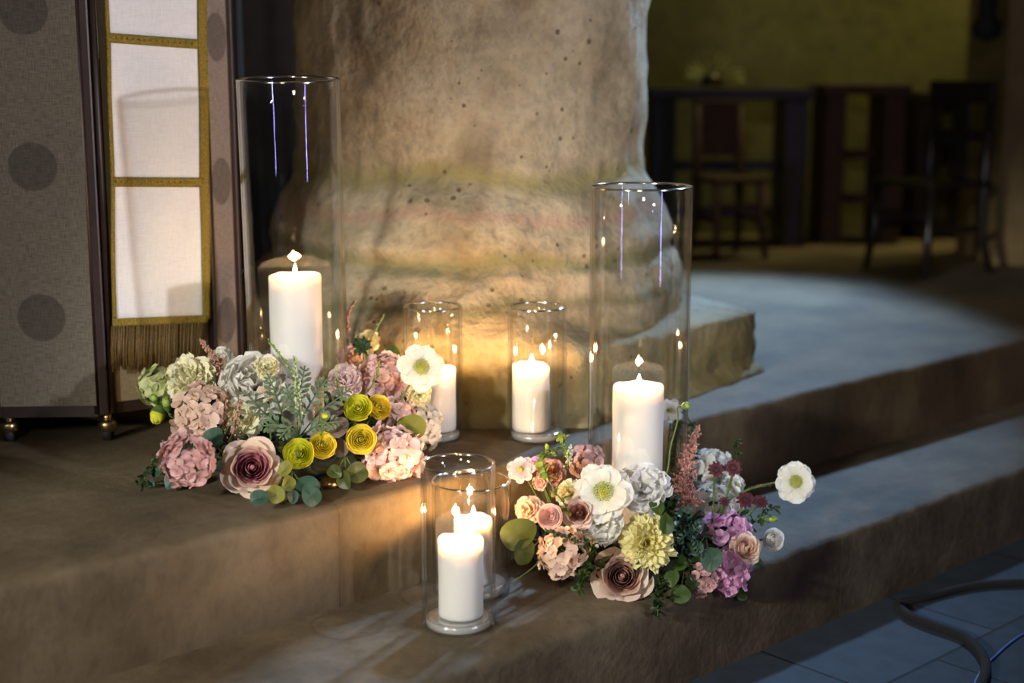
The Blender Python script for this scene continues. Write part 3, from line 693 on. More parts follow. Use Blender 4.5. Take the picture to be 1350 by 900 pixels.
ASTB = plain('astilbe_blush', (.42, .22, .15), .7, 0, 0, 90, .3)
SCC = plain('lime_centre', (.44, .46, .07), .7, 0, 0, 90, .3)
SCD = plain('burgundy_centre', (.06, .014, .018), .7, 0, 0, 90, .3)
DLEAF = petal_mat('dark_leaf', (.018, .035, .012), (.030, .055, .018), None, .12, .5)
GLEAF = petal_mat('green_leaf', (.035, .07, .014), (.055, .10, .02), None, .25, .45)
YLEAF = petal_mat('yellow_green_leaf', (.16, .17, .025), (.24, .24, .045), None, .3, .45)
BLEAF = petal_mat('blue_green_leaf', (.022, .055, .034), (.035, .08, .05), None, .15, .5)
OLEAF = petal_mat('olive_leaf', (.045, .06, .014), (.065, .085, .02), None, .2, .45)
SILV = petal_mat('silver_green_leaf', (.075, .125, .06), (.12, .18, .10), None, .15, .7)
PLEAF = petal_mat('mauve_leaf', (.12, .09, .07), (.16, .12, .09), None, .2, .5)
GBUD = plain('green_bud', (.20, .30, .04), .5, 0, 0, 60, .3)
# front edge line of an arrangement -> Y for a pixel column
def YU(px, back=.1):      # on a line parallel to the upper edge
    u = (px-675)/F; return .955*((2.676+back)/(.955-.9*u))
def YM(px, back=.05):
    u = (px-675)/F; return .95*((2.2+back)/(.95-.915*u))
# ---------- left arrangement
ARR = (v1, 0)
moss_ring(v1, 0, .10, .225, 'ring of dark moss and small leaves under the left flowers')
A1 = YU
rose('dusty mauve rose with spiral heart at the front of the left flowers', 332, 616, YU(332, .17), 40, ROSEO, ROSEI, .05, .05)
ruffled('large white ruffled peony above the mauve rose', 336, 508, 2.60, 50, WHITE, .0, .45, 44, .52, .09, 'peony', 'peony')
ruffled('cream green ruffled bloom directly behind the mauve rose', 318, 548, 2.57, 34, CREAM, -.1, .1, 46, .3, .06, 'peony', 'peony')
ruffled('cream frilled carnation at the upper left of the left flowers', 250, 499, 2.66, 38, CREAM, -.4, .5, 60, .30, .08)
hydrangea('pale green hydrangea florets at the far left tip of the left flowers', 208, 510, 2.70, 28, PALEG, -.6, .35, 22, ps=.36)
bud('yellow green tulip-like bud hanging below the pale green florets', 207, 550, 2.62, 14, YEL, ang=R(200), el=1.1)
bud('slim green bud left of the beige hydrangea', 219, 530, 2.62, 8, GBUD, ang=R(-15), el=1.5)
bud('small green bud beside the pale green florets', 203, 524, 2.62, 7, GBUD, ang=R(-30), el=1.3)
hydrangea('beige pink hydrangea left of the white peony', 268, 545, 2.56, 42, BEIGE, -.35, .3, 40, ps=.26)
hydrangea('dusty pink hydrangea at the lower left corner of the left flowers', 247, 606, YU(247, .2), 38, DUSTY, -.45, .0, 36, ps=.30)
astilbe('rusty pink astilbe plume leaning left over the cream carnation', [(264, 447, 2.66), (276, 466, 2.66), (293, 485, 2.64), (305, 510, 2.62), (300, 540, 2.62)], .030, ASTB, n=200)
astilbe('short blush astilbe plume beside the mauve rose', [(318, 528, 2.52), (312, 550, 2.52), (306, 580, 2.53), (300, 600, 2.54)], .014, ASTB, n=70)
ruffled('small white bloom behind the rusty astilbe plume', 292, 474, 2.72, 20, WHITE, -.2, .5, 30, .4, .08, 'lisianthus', 'lisianthus')
ruffled('pale blush bloom tucked against the left side of the tall vase', 352, 484, 2.56, 18, CREAM, .1, .7, 30, .4, .08, 'lisianthus', 'lisianthus')
eucalyptus('dark round eucalyptus leaf left of the mauve rose', [(280, 579, 2.46, 17, -.2, .2), (262, 590, 2.48, 10, -.5, -.3)], (300, 605, 2.52), BLEAF)
eucalyptus('dark eucalyptus leaves at the bottom left under the dusty pink hydrangea', [(228, 632, 2.46, 14, -.4, .3), (206, 622, 2.50, 9, -.9, .1), (198, 637, 2.48, 7, -.6, .5)], (250, 628, 2.53), BLEAF)
sprig('thin dark trailing sprig at the bottom left of the left flowers', [(187, 640, 2.47), (194, 622, 2.49), (203, 607, 2.52), (225, 600, 2.57)], DLEAF, .005, 26, .02, leafy=True)
dusty_miller('silvery lobed dusty miller in front of the left tall candle', [[(352, 548, 2.52), (322, 514, 2.50)], [(372, 545, 2.50), (362, 515, 2.49), (352, 492, 2.50)], [(392, 530, 2.50), (398, 505, 2.50), (402, 482, 2.50)], [(420, 545, 2.50), (445, 525, 2.52), (462, 512, 2.54)], [(370, 560, 2.47), (340, 562, 2.46)], [(402, 545, 2.49), (420, 515, 2.5), (432, 498, 2.51)], [(385, 560, 2.46), (368, 578, 2.44)], [(396, 550, 2.47), (384, 528, 2.47), (376, 505, 2.48)], [(420, 560, 2.48), (448, 555, 2.50)]], (393, 578, 2.50), SILV, .020)
sprig('bright green seed sprig rising across the left tall candle', [(354, 449, 2.52), (368, 466, 2.51), (384, 490, 2.50), (396, 520, 2.49), (400, 560, 2.49)], GBUD, .0022, 46, .009)
sprig('pale flowering sprig in front of the base of the left tall candle', [(388, 470, 2.48), (391, 500, 2.47), (394, 530, 2.47), (396, 565, 2.47)], plain('pale_seed', (.36, .42, .26), .7, 0, 0, 60, .3), .0022, 90, .012)
ranunculus('yellow ranunculus lowest and leftmost of the yellow blooms', 394, 598, YU(394, .12), 22, YEL, -.15, .1, 1)
ranunculus('golden yellow ranunculus touching the lowest yellow bloom on its right', 425, 587, YU(425, .12), 19, YEL2, .2, .15, .3)
ranunculus('green yellow ranunculus at the top left of the yellow blooms', 472, 538, YU(472, .12), 20, YEL, -.1, .35, 1)
ranunculus('yellow ranunculus at the top right, overlapping its neighbour', 499, 537, YU(499, .14), 18, YEL2, .5, .3, .7)
ranunculus('yellow ranunculus with tight petals between the green leaves and pink hydrangea', 476, 579, YU(476, .08), 21, YEL2, .05, .0, .2)
bud('tiny yellow green bud above the golden ranunculus', 428, 548, YU(428, .08), 6, YEL, ang=R(0), el=1.0)
hydrangea('soft pink hydrangea at the upper right, left of the white scabiosa', 505, 502, 2.74, 38, PINK, .15, .45, 40, ps=.30)
hydrangea('large pale pink hydrangea at the bottom right over the step edge', 516, 602, YU(516, .10), 42, BLUSH, .2, .05, 46, ps=.30)
hydrangea('white hydrangea at the right end of the left flowers', 552, 562, 2.72, 32, PUREW, .6, .2, 32, ps=.32)
hydrangea('mid pink hydrangea florets between the yellow blooms and white hydrangea', 522, 548, 2.68, 26, BLUSH, .3, .2, 26, ps=.34)
ruffled('blush bloom against the right side of the left tall vase', 455, 502, 2.68, 26, BLUSH, .1, .6, 36, .4, .07, 'lisianthus', 'lisianthus')
ruffled('cream white bloom at the top, behind the green thistle', 483, 450, 2.90, 19, CREAM, .1, .4, 36, .38, .07)
ruffled('pale blush bloom at the top beside the right wall of the left tall vase', 461, 468, 2.88, 18, BLUSH, -.1, .4, 30, .4, .07, 'lisianthus', 'lisianthus')
astilbe('thin pink astilbe tip standing highest at the right of the left tall vase', [(468, 396, 2.90), (460, 412, 2.90), (458, 430, 2.90), (460, 470, 2.88)], .008, ASTP, n=60)
scabiosa('green thistle head in front of the cream white bloom at the top', 477, 456, 2.80, 14, DLEAF, plain('thistle_centre', (.05, .09, .03), .7), -.2, .3, 8, None, .25, 'thistle', 'thistle', .16)
sprig('fine yellow green sprig beside the thistle at the top', [(507, 414, 2.84), (498, 430, 2.83), (490, 446, 2.82), (485, 475, 2.82)], GBUD, .0016, 26, .008)
scabiosa('white daisy-like scabiosa with lime centre in front of the back left glass', 555, 484, 2.66, 31, WHITE, SCC, .15, .15, 7, None, .36, W=.40)
ruffled('cream drooping bloom just under the white daisy-like scabiosa', 552, 520, 2.72, 20, CREAM, .35, -.1, 26, .42, .06, 'lisianthus', 'lisianthus')
eucalyptus('round lime leaf on top of the pink hydrangea', [(517, 466, 2.80, 12, .1, .4)], (517, 490, 2.80), GLEAF)
eucalyptus('yellow olive leaf lying on the white hydrangea', [(543, 562, 2.60, 20, .0, .55)], (540, 585, 2.66), YLEAF)
eucalyptus('blue green eucalyptus leaves hanging over the step edge, right of the mauve rose', [(342, 656, YU(342, .05), 13, -.1, .3), (404, 641, YU(404, .06), 18, -.1, .6), (410, 653, YU(410, .03), 15, .2, .1), (386, 655, YU(386, .05), 9, .4, 0)], (384, 620, YU(384, .12)), BLEAF)
eucalyptus('yellow green eucalyptus leaves just right of the mauve rose', [(364, 651, YU(364, .05), 13, .1, .2), (380, 637, YU(380, .08), 12, .8, .2), (376, 618, YU(376, .10), 12, -.6, .3)], (384, 606, YU(384, .14)), YLEAF)
eucalyptus('olive round eucalyptus leaves below the tight yellow ranunculus', [(470, 623, YU(470, .05), 16, .2, .1), (454, 633, YU(454, .05), 13, -.7, .1), (441, 622, YU(441, .07), 11, -.2, .5)], (455, 600, YU(455, .12)), OLEAF)
eucalyptus('mauve grey leaves between the yellow ranunculus blooms', [(446, 563, YU(446, .12), 16, .0, .4), (449, 590, YU(449, .12), 13, -.4, .1), (441, 540, YU(441, .16), 13, .0, .5)], (450, 610, YU(450, .16)), PLEAF)
sprig('green seed sprig over the soft pink hydrangea', [(500, 476, 2.66), (496, 496, 2.65), (486, 514, 2.65), (476, 520, 2.66)], GBUD, .0018, 24, .007)
sprig('pale seed sprig in front of the blush bloom by the left tall vase', [(444, 482, 2.60), (444, 500, 2.59), (446, 516, 2.59), (450, 540, 2.60)], PALEG, .0022, 30, .010)
p = at_z(434, 646, 0)
t = empty('tealight_holder', p+Vector((0, .02, 0)), 'tiny glinting gold tealight cup low among the left flowers', 'tealight holder'); mb = MB()
mb.lathe([(.001, 0), (.014, 0), (.017, .003), (.018, .014), (.0165, .014), (.0155, .004), (.001, .004)], 24); mb.build('cup', BRASS, t)
# ---------- right arrangement
ARR = (v2, Z1)
moss_ring(v2, Z1, .10, .215, 'ring of dark moss and small leaves under the right flowers', cutline=(.165, .135), seed=8)
rose('large peach mauve rose lowest in the right flowers', 820, 760, YM(820, .07), 40, PEACHO, PEACHI, .05, .12, open_=1.0)
scabiosa('large white scabiosa with lime centre at the front of the right tall vase', 796, 648, 2.46, 38, WHITE, SCC, -.1, .15, 8, None, .36, W=.42)
ruffled('white and cream ruffled petals hanging below the large white scabiosa', 793, 690, 2.46, 34, WHITE, .1, -.3, 22, .42, .10, 'lisianthus', 'lisianthus')
ruffled('white ruffled bloom at the foot of the right tall candle', 848, 645, 2.50, 38, PUREW, .1, .35, 18, .50, .10, 'lisianthus', 'lisianthus')
ruffled('shaggy lemon cream carnation above the peach mauve rose', 853, 716, 2.46, 42, LEMON, .1, .05, 90, .17, .05, narrow=True)
rose('coral peach rose left of the large white scabiosa', 762, 676, 2.44, 22, PEACH, CORAL, -.1, .1, name='spray_rose')
ranunculus('small blush ranunculus beside the coral peach rose', 725, 681, YM(725, .15), 18, BLUSH, -.2, .1, .2, core=False)
ruffled('pale peach bloom behind the glass, left end of the right flowers', 698, 672, YM(698, .24), 22, PEACH, -.4, .15, 28, .42, .06, 'lisianthus', 'lisianthus')
hydrangea('peach hydrangea at the lower left of the right flowers', 741, 728, YM(741, .11), 34, PEACH, -.25, .0, 34, ps=.30)
scabiosa('pink frilled bloom highest at the left end of the right flowers', 687, 619, YM(687, .30), 19, BLUSH, SCC, -.3, .35, 7, None, .2, 'lisianthus', 'lisianthus', .36)
hydrangea('mauve pink hydrangea behind the green tendril', 773, 609, 2.66, 24, MAUVE, -.1, .5, 22, ps=.34)
ruffled('coral pink bloom under the green tendril', 727, 622, 2.56, 22, CORAL, -.2, .35, 30, .38, .06, 'lisianthus', 'lisianthus')
ruffled('small wine red bloom at the top left of the right flowers', 706, 610, 2.60, 11, ORCH, -.3, .4, 22, .36, .05, 'lisianthus', 'lisianthus')
ruffled('small dusty pink bloom left of the green tendril', 712, 636, 2.54, 12, PINK, -.4, .1, 22, .4, .05, 'lisianthus', 'lisianthus')
ruffled('creamy peach bloom under the green tendril bend', 752, 650, 2.50, 20, CREAM, -.1, .3, 26, .42, .06, 'lisianthus', 'lisianthus')
sprig('bright green curly hop cluster at the top left of the right flowers', [(742, 574, 2.58), (744, 590, 2.57), (728, 594, 2.55), (716, 604, 2.53), (722, 630, 2.52), (740, 658, 2.50)], GBUD, .0058, 40, .010, leafy=True)
sprig('light green snapdragon tips left of the large white scabiosa', [(731, 648, 2.42), (738, 656, 2.42), (746, 668, 2.43), (750, 684, 2.45)], YLEAF, .0052, 14, .010, leafy=True)
sprig('yellow green sprig on the peach hydrangea', [(720, 700, YM(720, .06)), (742, 706, YM(742, .05)), (765, 716, YM(765, .07)), (780, 712, YM(780, .1))], OLEAF, .0030, 50, .014)
sprig('trailing green sprig hanging beside the peach hydrangea', [(762, 778, YM(762, .03)), (770, 755, YM(770, .05)), (778, 730, YM(778, .08)), (782, 705, YM(782, .12))], GLEAF, .0048, 60, .018, leafy=True)
sprig('pale seed cluster by the wall of the right tall vase', [(752, 588, 2.52), (750, 602, 2.52), (748, 618, 2.52)], plain('pale_seed', (.36, .42, .26)), .0022, 40, .010)
eucalyptus('large olive eucalyptus leaves seen beside the low wide glass', [(684, 704, YM(684, .17), 25, -.1, .35), (690, 728, YM(690, .15), 20, .8, -.5)], (712, 712, YM(712, .2)), OLEAF)
sprig('thin bare twig reaching over the step beside the low wide glass', [(674, 768, YM(674, .11)), (700, 750, YM(700, .12)), (722, 728, YM(722, .14))], DSTEM, .0012, 6, .006)
# right half
astilbe('coral pink astilbe plume right of the right tall candle', [(921, 562, 2.66), (914, 585, 2.65), (906, 615, 2.62), (902, 650, 2.60), (905, 675, 2.60)], .042, ASTP, n=190)
hydrangea('white phlox cluster behind the burgundy flowers', 940, 620, 2.78, 30, PUREW, .25, .4, 34, name='phlox', cat='phlox', ps=.30)
hydrangea('white phlox cluster under the burgundy flowers', 945, 668, 2.70, 36, PUREW, .2, .2, 34, name='phlox', cat='phlox', ps=.28)
ruffled('cream white bloom between the two burgundy flower pairs', 966, 640, 2.72, 18, WHITE, .3, .2, 24, .42, .06, 'lisianthus', 'lisianthus')
for px, py, r_, lab in ((944, 619, 11, 'burgundy scabiosa leftmost of the top pair on white phlox'), (967, 616, 12, 'burgundy scabiosa rightmost of the top pair on white phlox'), (983, 659, 13, 'largest burgundy scabiosa, at the right above the lilac hydrangea'), (1003, 661, 10, 'burgundy scabiosa rightmost, before the green buds'), (955, 661, 7, 'tiny burgundy scabiosa bud low on the white phlox')):
    scabiosa(lab, px, py, 2.60, r_, BURG, SCD, rnd.uniform(-.2, .4), rnd.uniform(.2, .6), 10, None, .5, 'burgundy_scabiosa', 'scabiosa', .2)
scabiosa('white scabiosa alone on a long curved stem, farthest right', 1049, 635, 2.66, 27, WHITE, SCC, .1, .1, 8, [(1022, 636, 2.68), (985, 646, 2.68), (957, 662, 2.66), (938, 690, 2.64), (930, 715, 2.64)], .34, W=.42)
bud('pointed green bud at the right above the small white ranunculus', 1018, 684, 2.62, 5.5, GBUD, ang=R(85), el=2.0, pts=[(985, 694, 2.62), (965, 705, 2.62)])
ranunculus('small closed white ranunculus at the right end, over the step', 1019, 711, 2.62, 16, PUREW, .5, -.1, .1, core=False)
hydrangea('lilac hydrangea at the right of the right flowers', 958, 706, 2.60, 34, LILAC, .2, .2, 30, ps=.34)
hydrangea('orchid pink hydrangea at the bottom right, hanging over the step edge', 956, 752, YM(956, -.015), 32, ORCH, .2, -.1, 30, ps=.36)
hydrangea('dull plum hydrangea at the very bottom beside the dark round leaf', 925, 762, YM(925, -.01), 22, DUSTY, -.1, -.2, 20, ps=.36)
hydrangea('pale lilac hydrangea florets low between the orchid hydrangea and peach rose', 972, 742, YM(972, .02), 20, LILAC, .35, -.05, 18, ps=.40)
rose('peach spray rose at the right beside the small white ranunculus', 984, 722, 2.56, 22, PEACHO, PEACH, .45, .15, name='spray_rose')
bud('curled green seed pod on a tall bent stem right of the right candle', 906, 534, 2.52, 7, GBUD, ang=R(75), el=1.0, pts=[(893, 556, 2.53), (884, 590, 2.53), (880, 620, 2.52), (868, 650, 2.5), (862, 680, 2.50)])
scabiosa('small white flower seen through the right tall vase', 884, 541, 2.84, 17, PUREW, SCC, -.1, .2, 7, None, .2, W=.3)
sprig('leafy green sprig behind the bent stem, through the right tall vase', [(897, 540, 2.86), (893, 570, 2.85), (890, 610, 2.82), (888, 650, 2.8)], GLEAF, .0055, 120, .03, leafy=True)
sprig('small leafy sprig beside the glass wall, above the coral plume', [(912, 558, 2.80), (913, 580, 2.79), (914, 600, 2.78), (912, 640, 2.76)], SILV, .005, 60, .02, leafy=True)
sprig('tiny green sprig standing above the white phlox', [(974, 580, 2.80), (972, 594, 2.79), (968, 612, 2.78)], GLEAF, .004, 14, .01, leafy=True)
astilbe('thin straw coloured grass spike pointing right', [(1014, 639, 2.74), (995, 642, 2.74), (975, 650, 2.74), (955, 662, 2.73)], .002, ASTB, n=40, name='grass_spike', cat='grass spike')
eucalyptus('yellow edged green leaf between the candle and the dark foliage', [(878, 690, 2.44, 15, .9, .2), (866, 668, 2.47, 12, .2, .8)], (890, 715, 2.5), GLEAF)
eucalyptus('dark round leaves over the orchid hydrangea', [(938, 737, 2.47, 17, -.1, .2), (918, 722, 2.50, 12, -.5, .3), (1000, 742, 2.56, 8, .8, .2)], (930, 705, 2.56), BLEAF)
eucalyptus('dark green leaves hanging lowest over the middle step edge', [(897, 784, YM(897, -.03), 14, .0, .1), (886, 762, YM(886, -.015), 12, -.4, .4), (914, 768, YM(914, -.015), 11, .4, .2), (978, 783, YM(978, -.02), 9, .3, .2), (893, 742, YM(893, .01), 14, -.1, .6), (920, 748, YM(920, .0), 15, .3, .3)], (905, 735, YM(905, .02)), GLEAF)
dusty_miller('dark grey green dusty miller between the lemon carnation and lilac hydrangea', [[(905, 680, 2.50), (903, 668, 2.50)], [(915, 700, 2.48), (928, 685, 2.49)], [(905, 705, 2.47), (893, 715, 2.46)], [(918, 712, 2.47), (922, 735, 2.46)], [(895, 700, 2.48), (882, 728, 2.46)]], (908, 715, 2.52), BLEAF, .014)
sprig('dark trailing greenery falling over the step edge below the lemon carnation', [(867, 812, YM(867, -.03)), (868, 790, YM(868, -.025)), (870, 765, YM(870, .01)), (880, 740, YM(880, .05))], DLEAF, .005, 60, .016, leafy=True)
sprig('dark leafy stems right of the burgundy flowers', [(1020, 668, 2.62), (1003, 682, 2.62), (985, 695, 2.62), (965, 705, 2.62)], GLEAF, .006, 22, .02, leafy=True)
sprig('dull green sprig filling the middle of the right flowers', [(880, 655, 2.52), (890, 680, 2.50), (900, 705, 2.50), (905, 730, 2.5)], DLEAF, .008, 70, .03, leafy=True)
# ------------------------------------------------------------------ LECTERN
zb = .079
q0 = at_y(-3, 537, 2.80); q1 = at_y(127, 534, 2.81); q2 = at_z(142, 531, zb); q3 = at_z(277, 514, zb)
for q_ in (q0, q1): q_.z = zb
d3 = Vector((.225, .974, 0)).normalized(); q4 = q3+Vector((.010, .02, 0)); q5 = q4+d3*.125
LT = 1.12
lec = empty('fabric_lectern', Vector(((q0.x+q3.x)/2, 3.0, 0)), 'tall lectern with dotted linen panels in dark wood framing, left of the flowers', 'lectern')
L0 = lec.location.copy()
def panel(a, b, m, nm='fabric_panel', thick=.012):
    d = (b-a); L = d.length; mb = MB(); mb.box((-L/2, 0, 0), (L/2, thick, LT-zb)); o = mb.build(nm, m, lec, smooth=False)
    o.location = (a+b)/2-L0; o.rotation_euler.z = math.atan2(d.y, d.x); return o
zd = z_for(Vector((0, 2.81, 0)), 418)-zb
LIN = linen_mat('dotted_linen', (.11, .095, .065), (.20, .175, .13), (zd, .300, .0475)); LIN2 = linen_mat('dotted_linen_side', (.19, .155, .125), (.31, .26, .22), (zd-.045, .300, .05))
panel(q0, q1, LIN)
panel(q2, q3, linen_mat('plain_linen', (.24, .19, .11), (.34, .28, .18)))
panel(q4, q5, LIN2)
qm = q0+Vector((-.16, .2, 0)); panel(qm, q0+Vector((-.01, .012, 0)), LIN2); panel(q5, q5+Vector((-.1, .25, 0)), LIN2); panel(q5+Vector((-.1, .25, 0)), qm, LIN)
def post(p, w, d, rz, z0=.055, nm='post'):
    mb = MB(); mb.box((-w/2, -d/2, z0), (w/2, d/2, LT+.01)); mb.build(nm, DWOOD, lec, smooth=False, bevel=.004).location = p-L0
    lec.children[-1].rotation_euler.z = rz
pm = (q1+q2)/2+Vector((0, .012, 0)); pm.z = 0; post(pm, .020, .03, R(15))
for dx in (-.011, .011):
    mb = MB(); mb.tube([(dx, -.014, .06), (dx, -.014, LT)], .0075, 10); o = mb.build('post_moulding', DWOOD, lec); o.location = pm-L0
p3 = (q3+q4)/2; p3.z = 0; post(p3+Vector((.002, .008, 0)), .018, .022, R(50)); q_ = q0.copy(); q_.z = 0; post(q_+Vector((-.004, .006, 0)), .02, .02, R(20)); q_ = q5.copy(); q_.z = 0; post(q_, .02, .02, R(60))
mb = MB(); top = [q0, q1, q2, q3, q5, q5+Vector((-.1, .25, 0)), qm]; n_ = len(top)
for zz in (LT+.01, LT+.035):
    for v in top: mb.v.append((v.x-L0.x, v.y-L0.y, zz)); mb.t.append(0)
mb.f += [tuple(range(n_)), tuple(reversed(range(n_, 2*n_)))] + [(i, (i+1) % n_, n_+(i+1) % n_, n_+i) for i in range(n_)]
mb.build('top_board', DWOOD, lec, smooth=False)
mb = MB(); n0 = 0
for zz in (.055, .079):
    for v in top: mb.v.append((v.x-L0.x, v.y-L0.y+.004, zz)); mb.t.append(0)
mb.f += [tuple(range(n_)), tuple(reversed(range(n_, 2*n_)))] + [(i, (i+1) % n_, n_+(i+1) % n_, n_+i) for i in range(n_)]
mb.build('base_board', DWOOD, lec, smooth=False)
def caster(p):
    mb = MB(); mb.tube([(0, 0, .056), (0, 0, .040)], .009, 12); mb.lathe([(.001, .044), (.016, .043), (.019, .034), (.017, .022), (.012, .018)], 20)
    c = mb.build('caster', BRASS, lec); c.location = p-L0
    mb = MB(); mb.tube([(-.009, 0, .016), (.009, 0, .016)], .0158, 20); w = mb.build('wheel', BLACK, c)
    mb = MB(); mb.ball((.010, -.004, .026), .008, 10); mb.build('wheel_cap', BRASS, c)
caster(Vector((pm.x+.004, pm.y+.005, 0))); caster(Vector((q5.x-.05, q5.y+.02, 0))); caster(Vector((qm.x+.03, qm.y, 0))); caster(Vector((q0.x+.01, q0.y+.03, 0)))
# hanging cloth
pd = (q3-q2).normalized(); pn = Vector((pd.y, -pd.x, 0)); pn = pn if pn.y < 0 else -pn
off = q2+pn*.020
def onp(px, py, e=0): return at_plane(px, py, off+pn*e, pn)
cl = empty('hanging_cloth', onp(205, 420), 'white cloth with gold braid and fringe hanging down the lectern front', 'cloth'); K0 = cl.location.copy()
LE = [(-40, 136.5), (0, 139), (60, 142), (130, 143), (200, 146), (240, 147.5), (300, 147.5), (360, 148), (423, 150)]
RE = [(-40, 261), (0, 261.5), (60, 262), (130, 264), (200, 264.5), (240, 264.5), (300, 266.5), (360, 267.5), (423, 268)]
def lerp_t(T, y):
    for (a, b), (c, d) in zip(T, T[1:]):
        if y <= c: return b+(d-b)*(y-a)/(c-a)
    return T[-1][1]
def cloth_patch(nm, m, y0, y1, xl, xr, e, ny=30, nx=14, wave=.0015, thick=.0):
    mb = MB(); rows = []
    for i in range(ny+1):
        y = y0(0)+(y1(0)-y0(0))*i/ny; row = []
        for j in range(nx+1):
            s = j/nx; yy = y0(s)+(y1(s)-y0(s))*i/ny; x = xl(yy)+(xr(yy)-xl(yy))*s
            w = onp(x, yy, 0); dd = fbm((w.x*6, w.z*2.2, 3), 1.6, 3)*wave*2+math.sin(x*.06+yy*.004)*wave
            row.append(onp(x, yy, e+dd)-K0)
        rows.append(row)
    mb.grid(rows); o = mb.build(nm, m, cl)
    if thick: sd = o.modifiers.new('thick', 'SOLIDIFY'); sd.thickness = thick; sd.offset = 0
    return o
WCL = linen_mat('white_cloth', (.70, .70, .70), (.80, .80, .79), None, .2)
cb_ = lambda s: 424-4*s
cloth_patch('cloth_panel', WCL, lambda s: -40, cb_, lambda y: lerp_t(LE, y), lambda y: lerp_t(RE, y)+4, 0, 40, 16, .0018, .0012)
cloth_patch('braid', GOLD, lambda s: -40, cb_, lambda y: lerp_t(LE, y)-1.5, lambda y: lerp_t(LE, y)+4, .003, 60, 2, .0018, .002)
cloth_patch('braid', GOLD, lambda s: -40, cb_, lambda y: lerp_t(RE, y)-1, lambda y: lerp_t(RE, y)+11-2*sm(250, 420, y), .003, 60, 4, .0018, .002)
cloth_patch('braid', GOLD, lambda s: 43+9*s, lambda s: 56+9*s, lambda y: lerp_t(LE, y)+1, lambda y: lerp_t(RE, y)+4, .003, 3, 30, .0018, .002)
cloth_patch('braid', GOLD, lambda s: 233+1*s, lambda s: 246+.5*s, lambda y: lerp_t(LE, y)+1, lambda y: lerp_t(RE, y)+4, .003, 3, 30, .0018, .002)
cloth_patch('braid', GOLD, lambda s: 420-5*s, lambda s: 431-5*s, lambda y: lerp_t(LE, y)-2, lambda y: lerp_t(RE, y)+6, .003, 3, 30, .0018, .0025)
for (ya, yb_) in ((49, 58), (239.5, 240.5)):
    for k in range(14):
        s = (k+.5)/14; pt = onp(150+s*108, ya+(yb_-ya)*s, .0055)-K0
        if k == 0: mb = MB()
        mb.ball(tuple(pt), .0022, 6, 1, 4)
    mb.build('beads', BRASS, cl)
mb = MB()
for k in range(130):
    s = (k+.5)/130; x = 147+s*122; y0 = 430-5*s; ln = rnd.uniform(52, 60); ee = .002+rnd.uniform(0, .006)
    pts = [onp(x+rnd.uniform(-.4, .4), y0, ee), onp(x+rnd.uniform(-1, 1)-1, y0+ln*.5, ee), onp(x+rnd.uniform(-1.5, 1.5)-3*s, y0+ln, ee)]
    mb.tube([p-K0 for p in pts], .0011, 4)
mb.build('fringe', GOLDF, cl)
# metal pole behind the lectern
pp_ = Vector(((324-675)/F*4.6, 4.6, 0))
mb = MB(); mb.lathe([(.001, 0), (.11, 0), (.11, .012), (.02, .03), (.008, .06), (.008, 1.25), (.02, 1.28), (.001, 1.28)], 20)
tag(mb.build('candle_stand', STEEL, None, loc=pp_), 'thin shiny metal pole stand just right of the lectern', 'stand')
# ------------------------------------------------------------------ BACKGROUND FURNITURE
def stall(px0, px1, pyf, pytop, label, m, rails=(.62, .42), deep=.32, panel_w=.10, group=None):
    a = at_z(px0, pyf, 0); b = at_y(px1, pyf, a.y); W = b.x-a.x; hgt = z_for(a, pytop)
    o = empty('church_bench', (a.x+W/2, a.y+deep/2, 0), label, 'bench', group)
    mb = MB(); mb.box((-W/2-.02, -deep/2-.03, hgt-.05), (W/2+.02, deep/2, hgt)); mb.build('top_board', m, o, bevel=.006, smooth=False)
    for s in (-1, 1):
        mb = MB(); mb.box((s*(W/2-panel_w/2)-panel_w/2, -deep/2, 0), (s*(W/2-panel_w/2)+panel_w/2, deep/2-.02, hgt-.05)); mb.build('end_panel', m, o, bevel=.006, smooth=False)
    for f_ in rails:
        mb = MB(); mb.box((-W/2+panel_w, -.02, hgt*f_-.02), (W/2-panel_w, .015, hgt*f_+.025)); mb.build('rail', m, o, bevel=.004, smooth=False)
    return o
stall(858, 1060, 326, 116, 'dark wooden church bench on the left, beside the pillar', DWOOD, (.50, .20))
stall(1082, 1185, 322, 110, 'reddish brown wooden church bench in the middle, next to the chair', BWOOD, (.55, .27), panel_w=.09)
stall(1205, 1330, 316, 120, 'dark wooden church bench mostly hidden behind the right chair', DWOOD, (.55, .27))
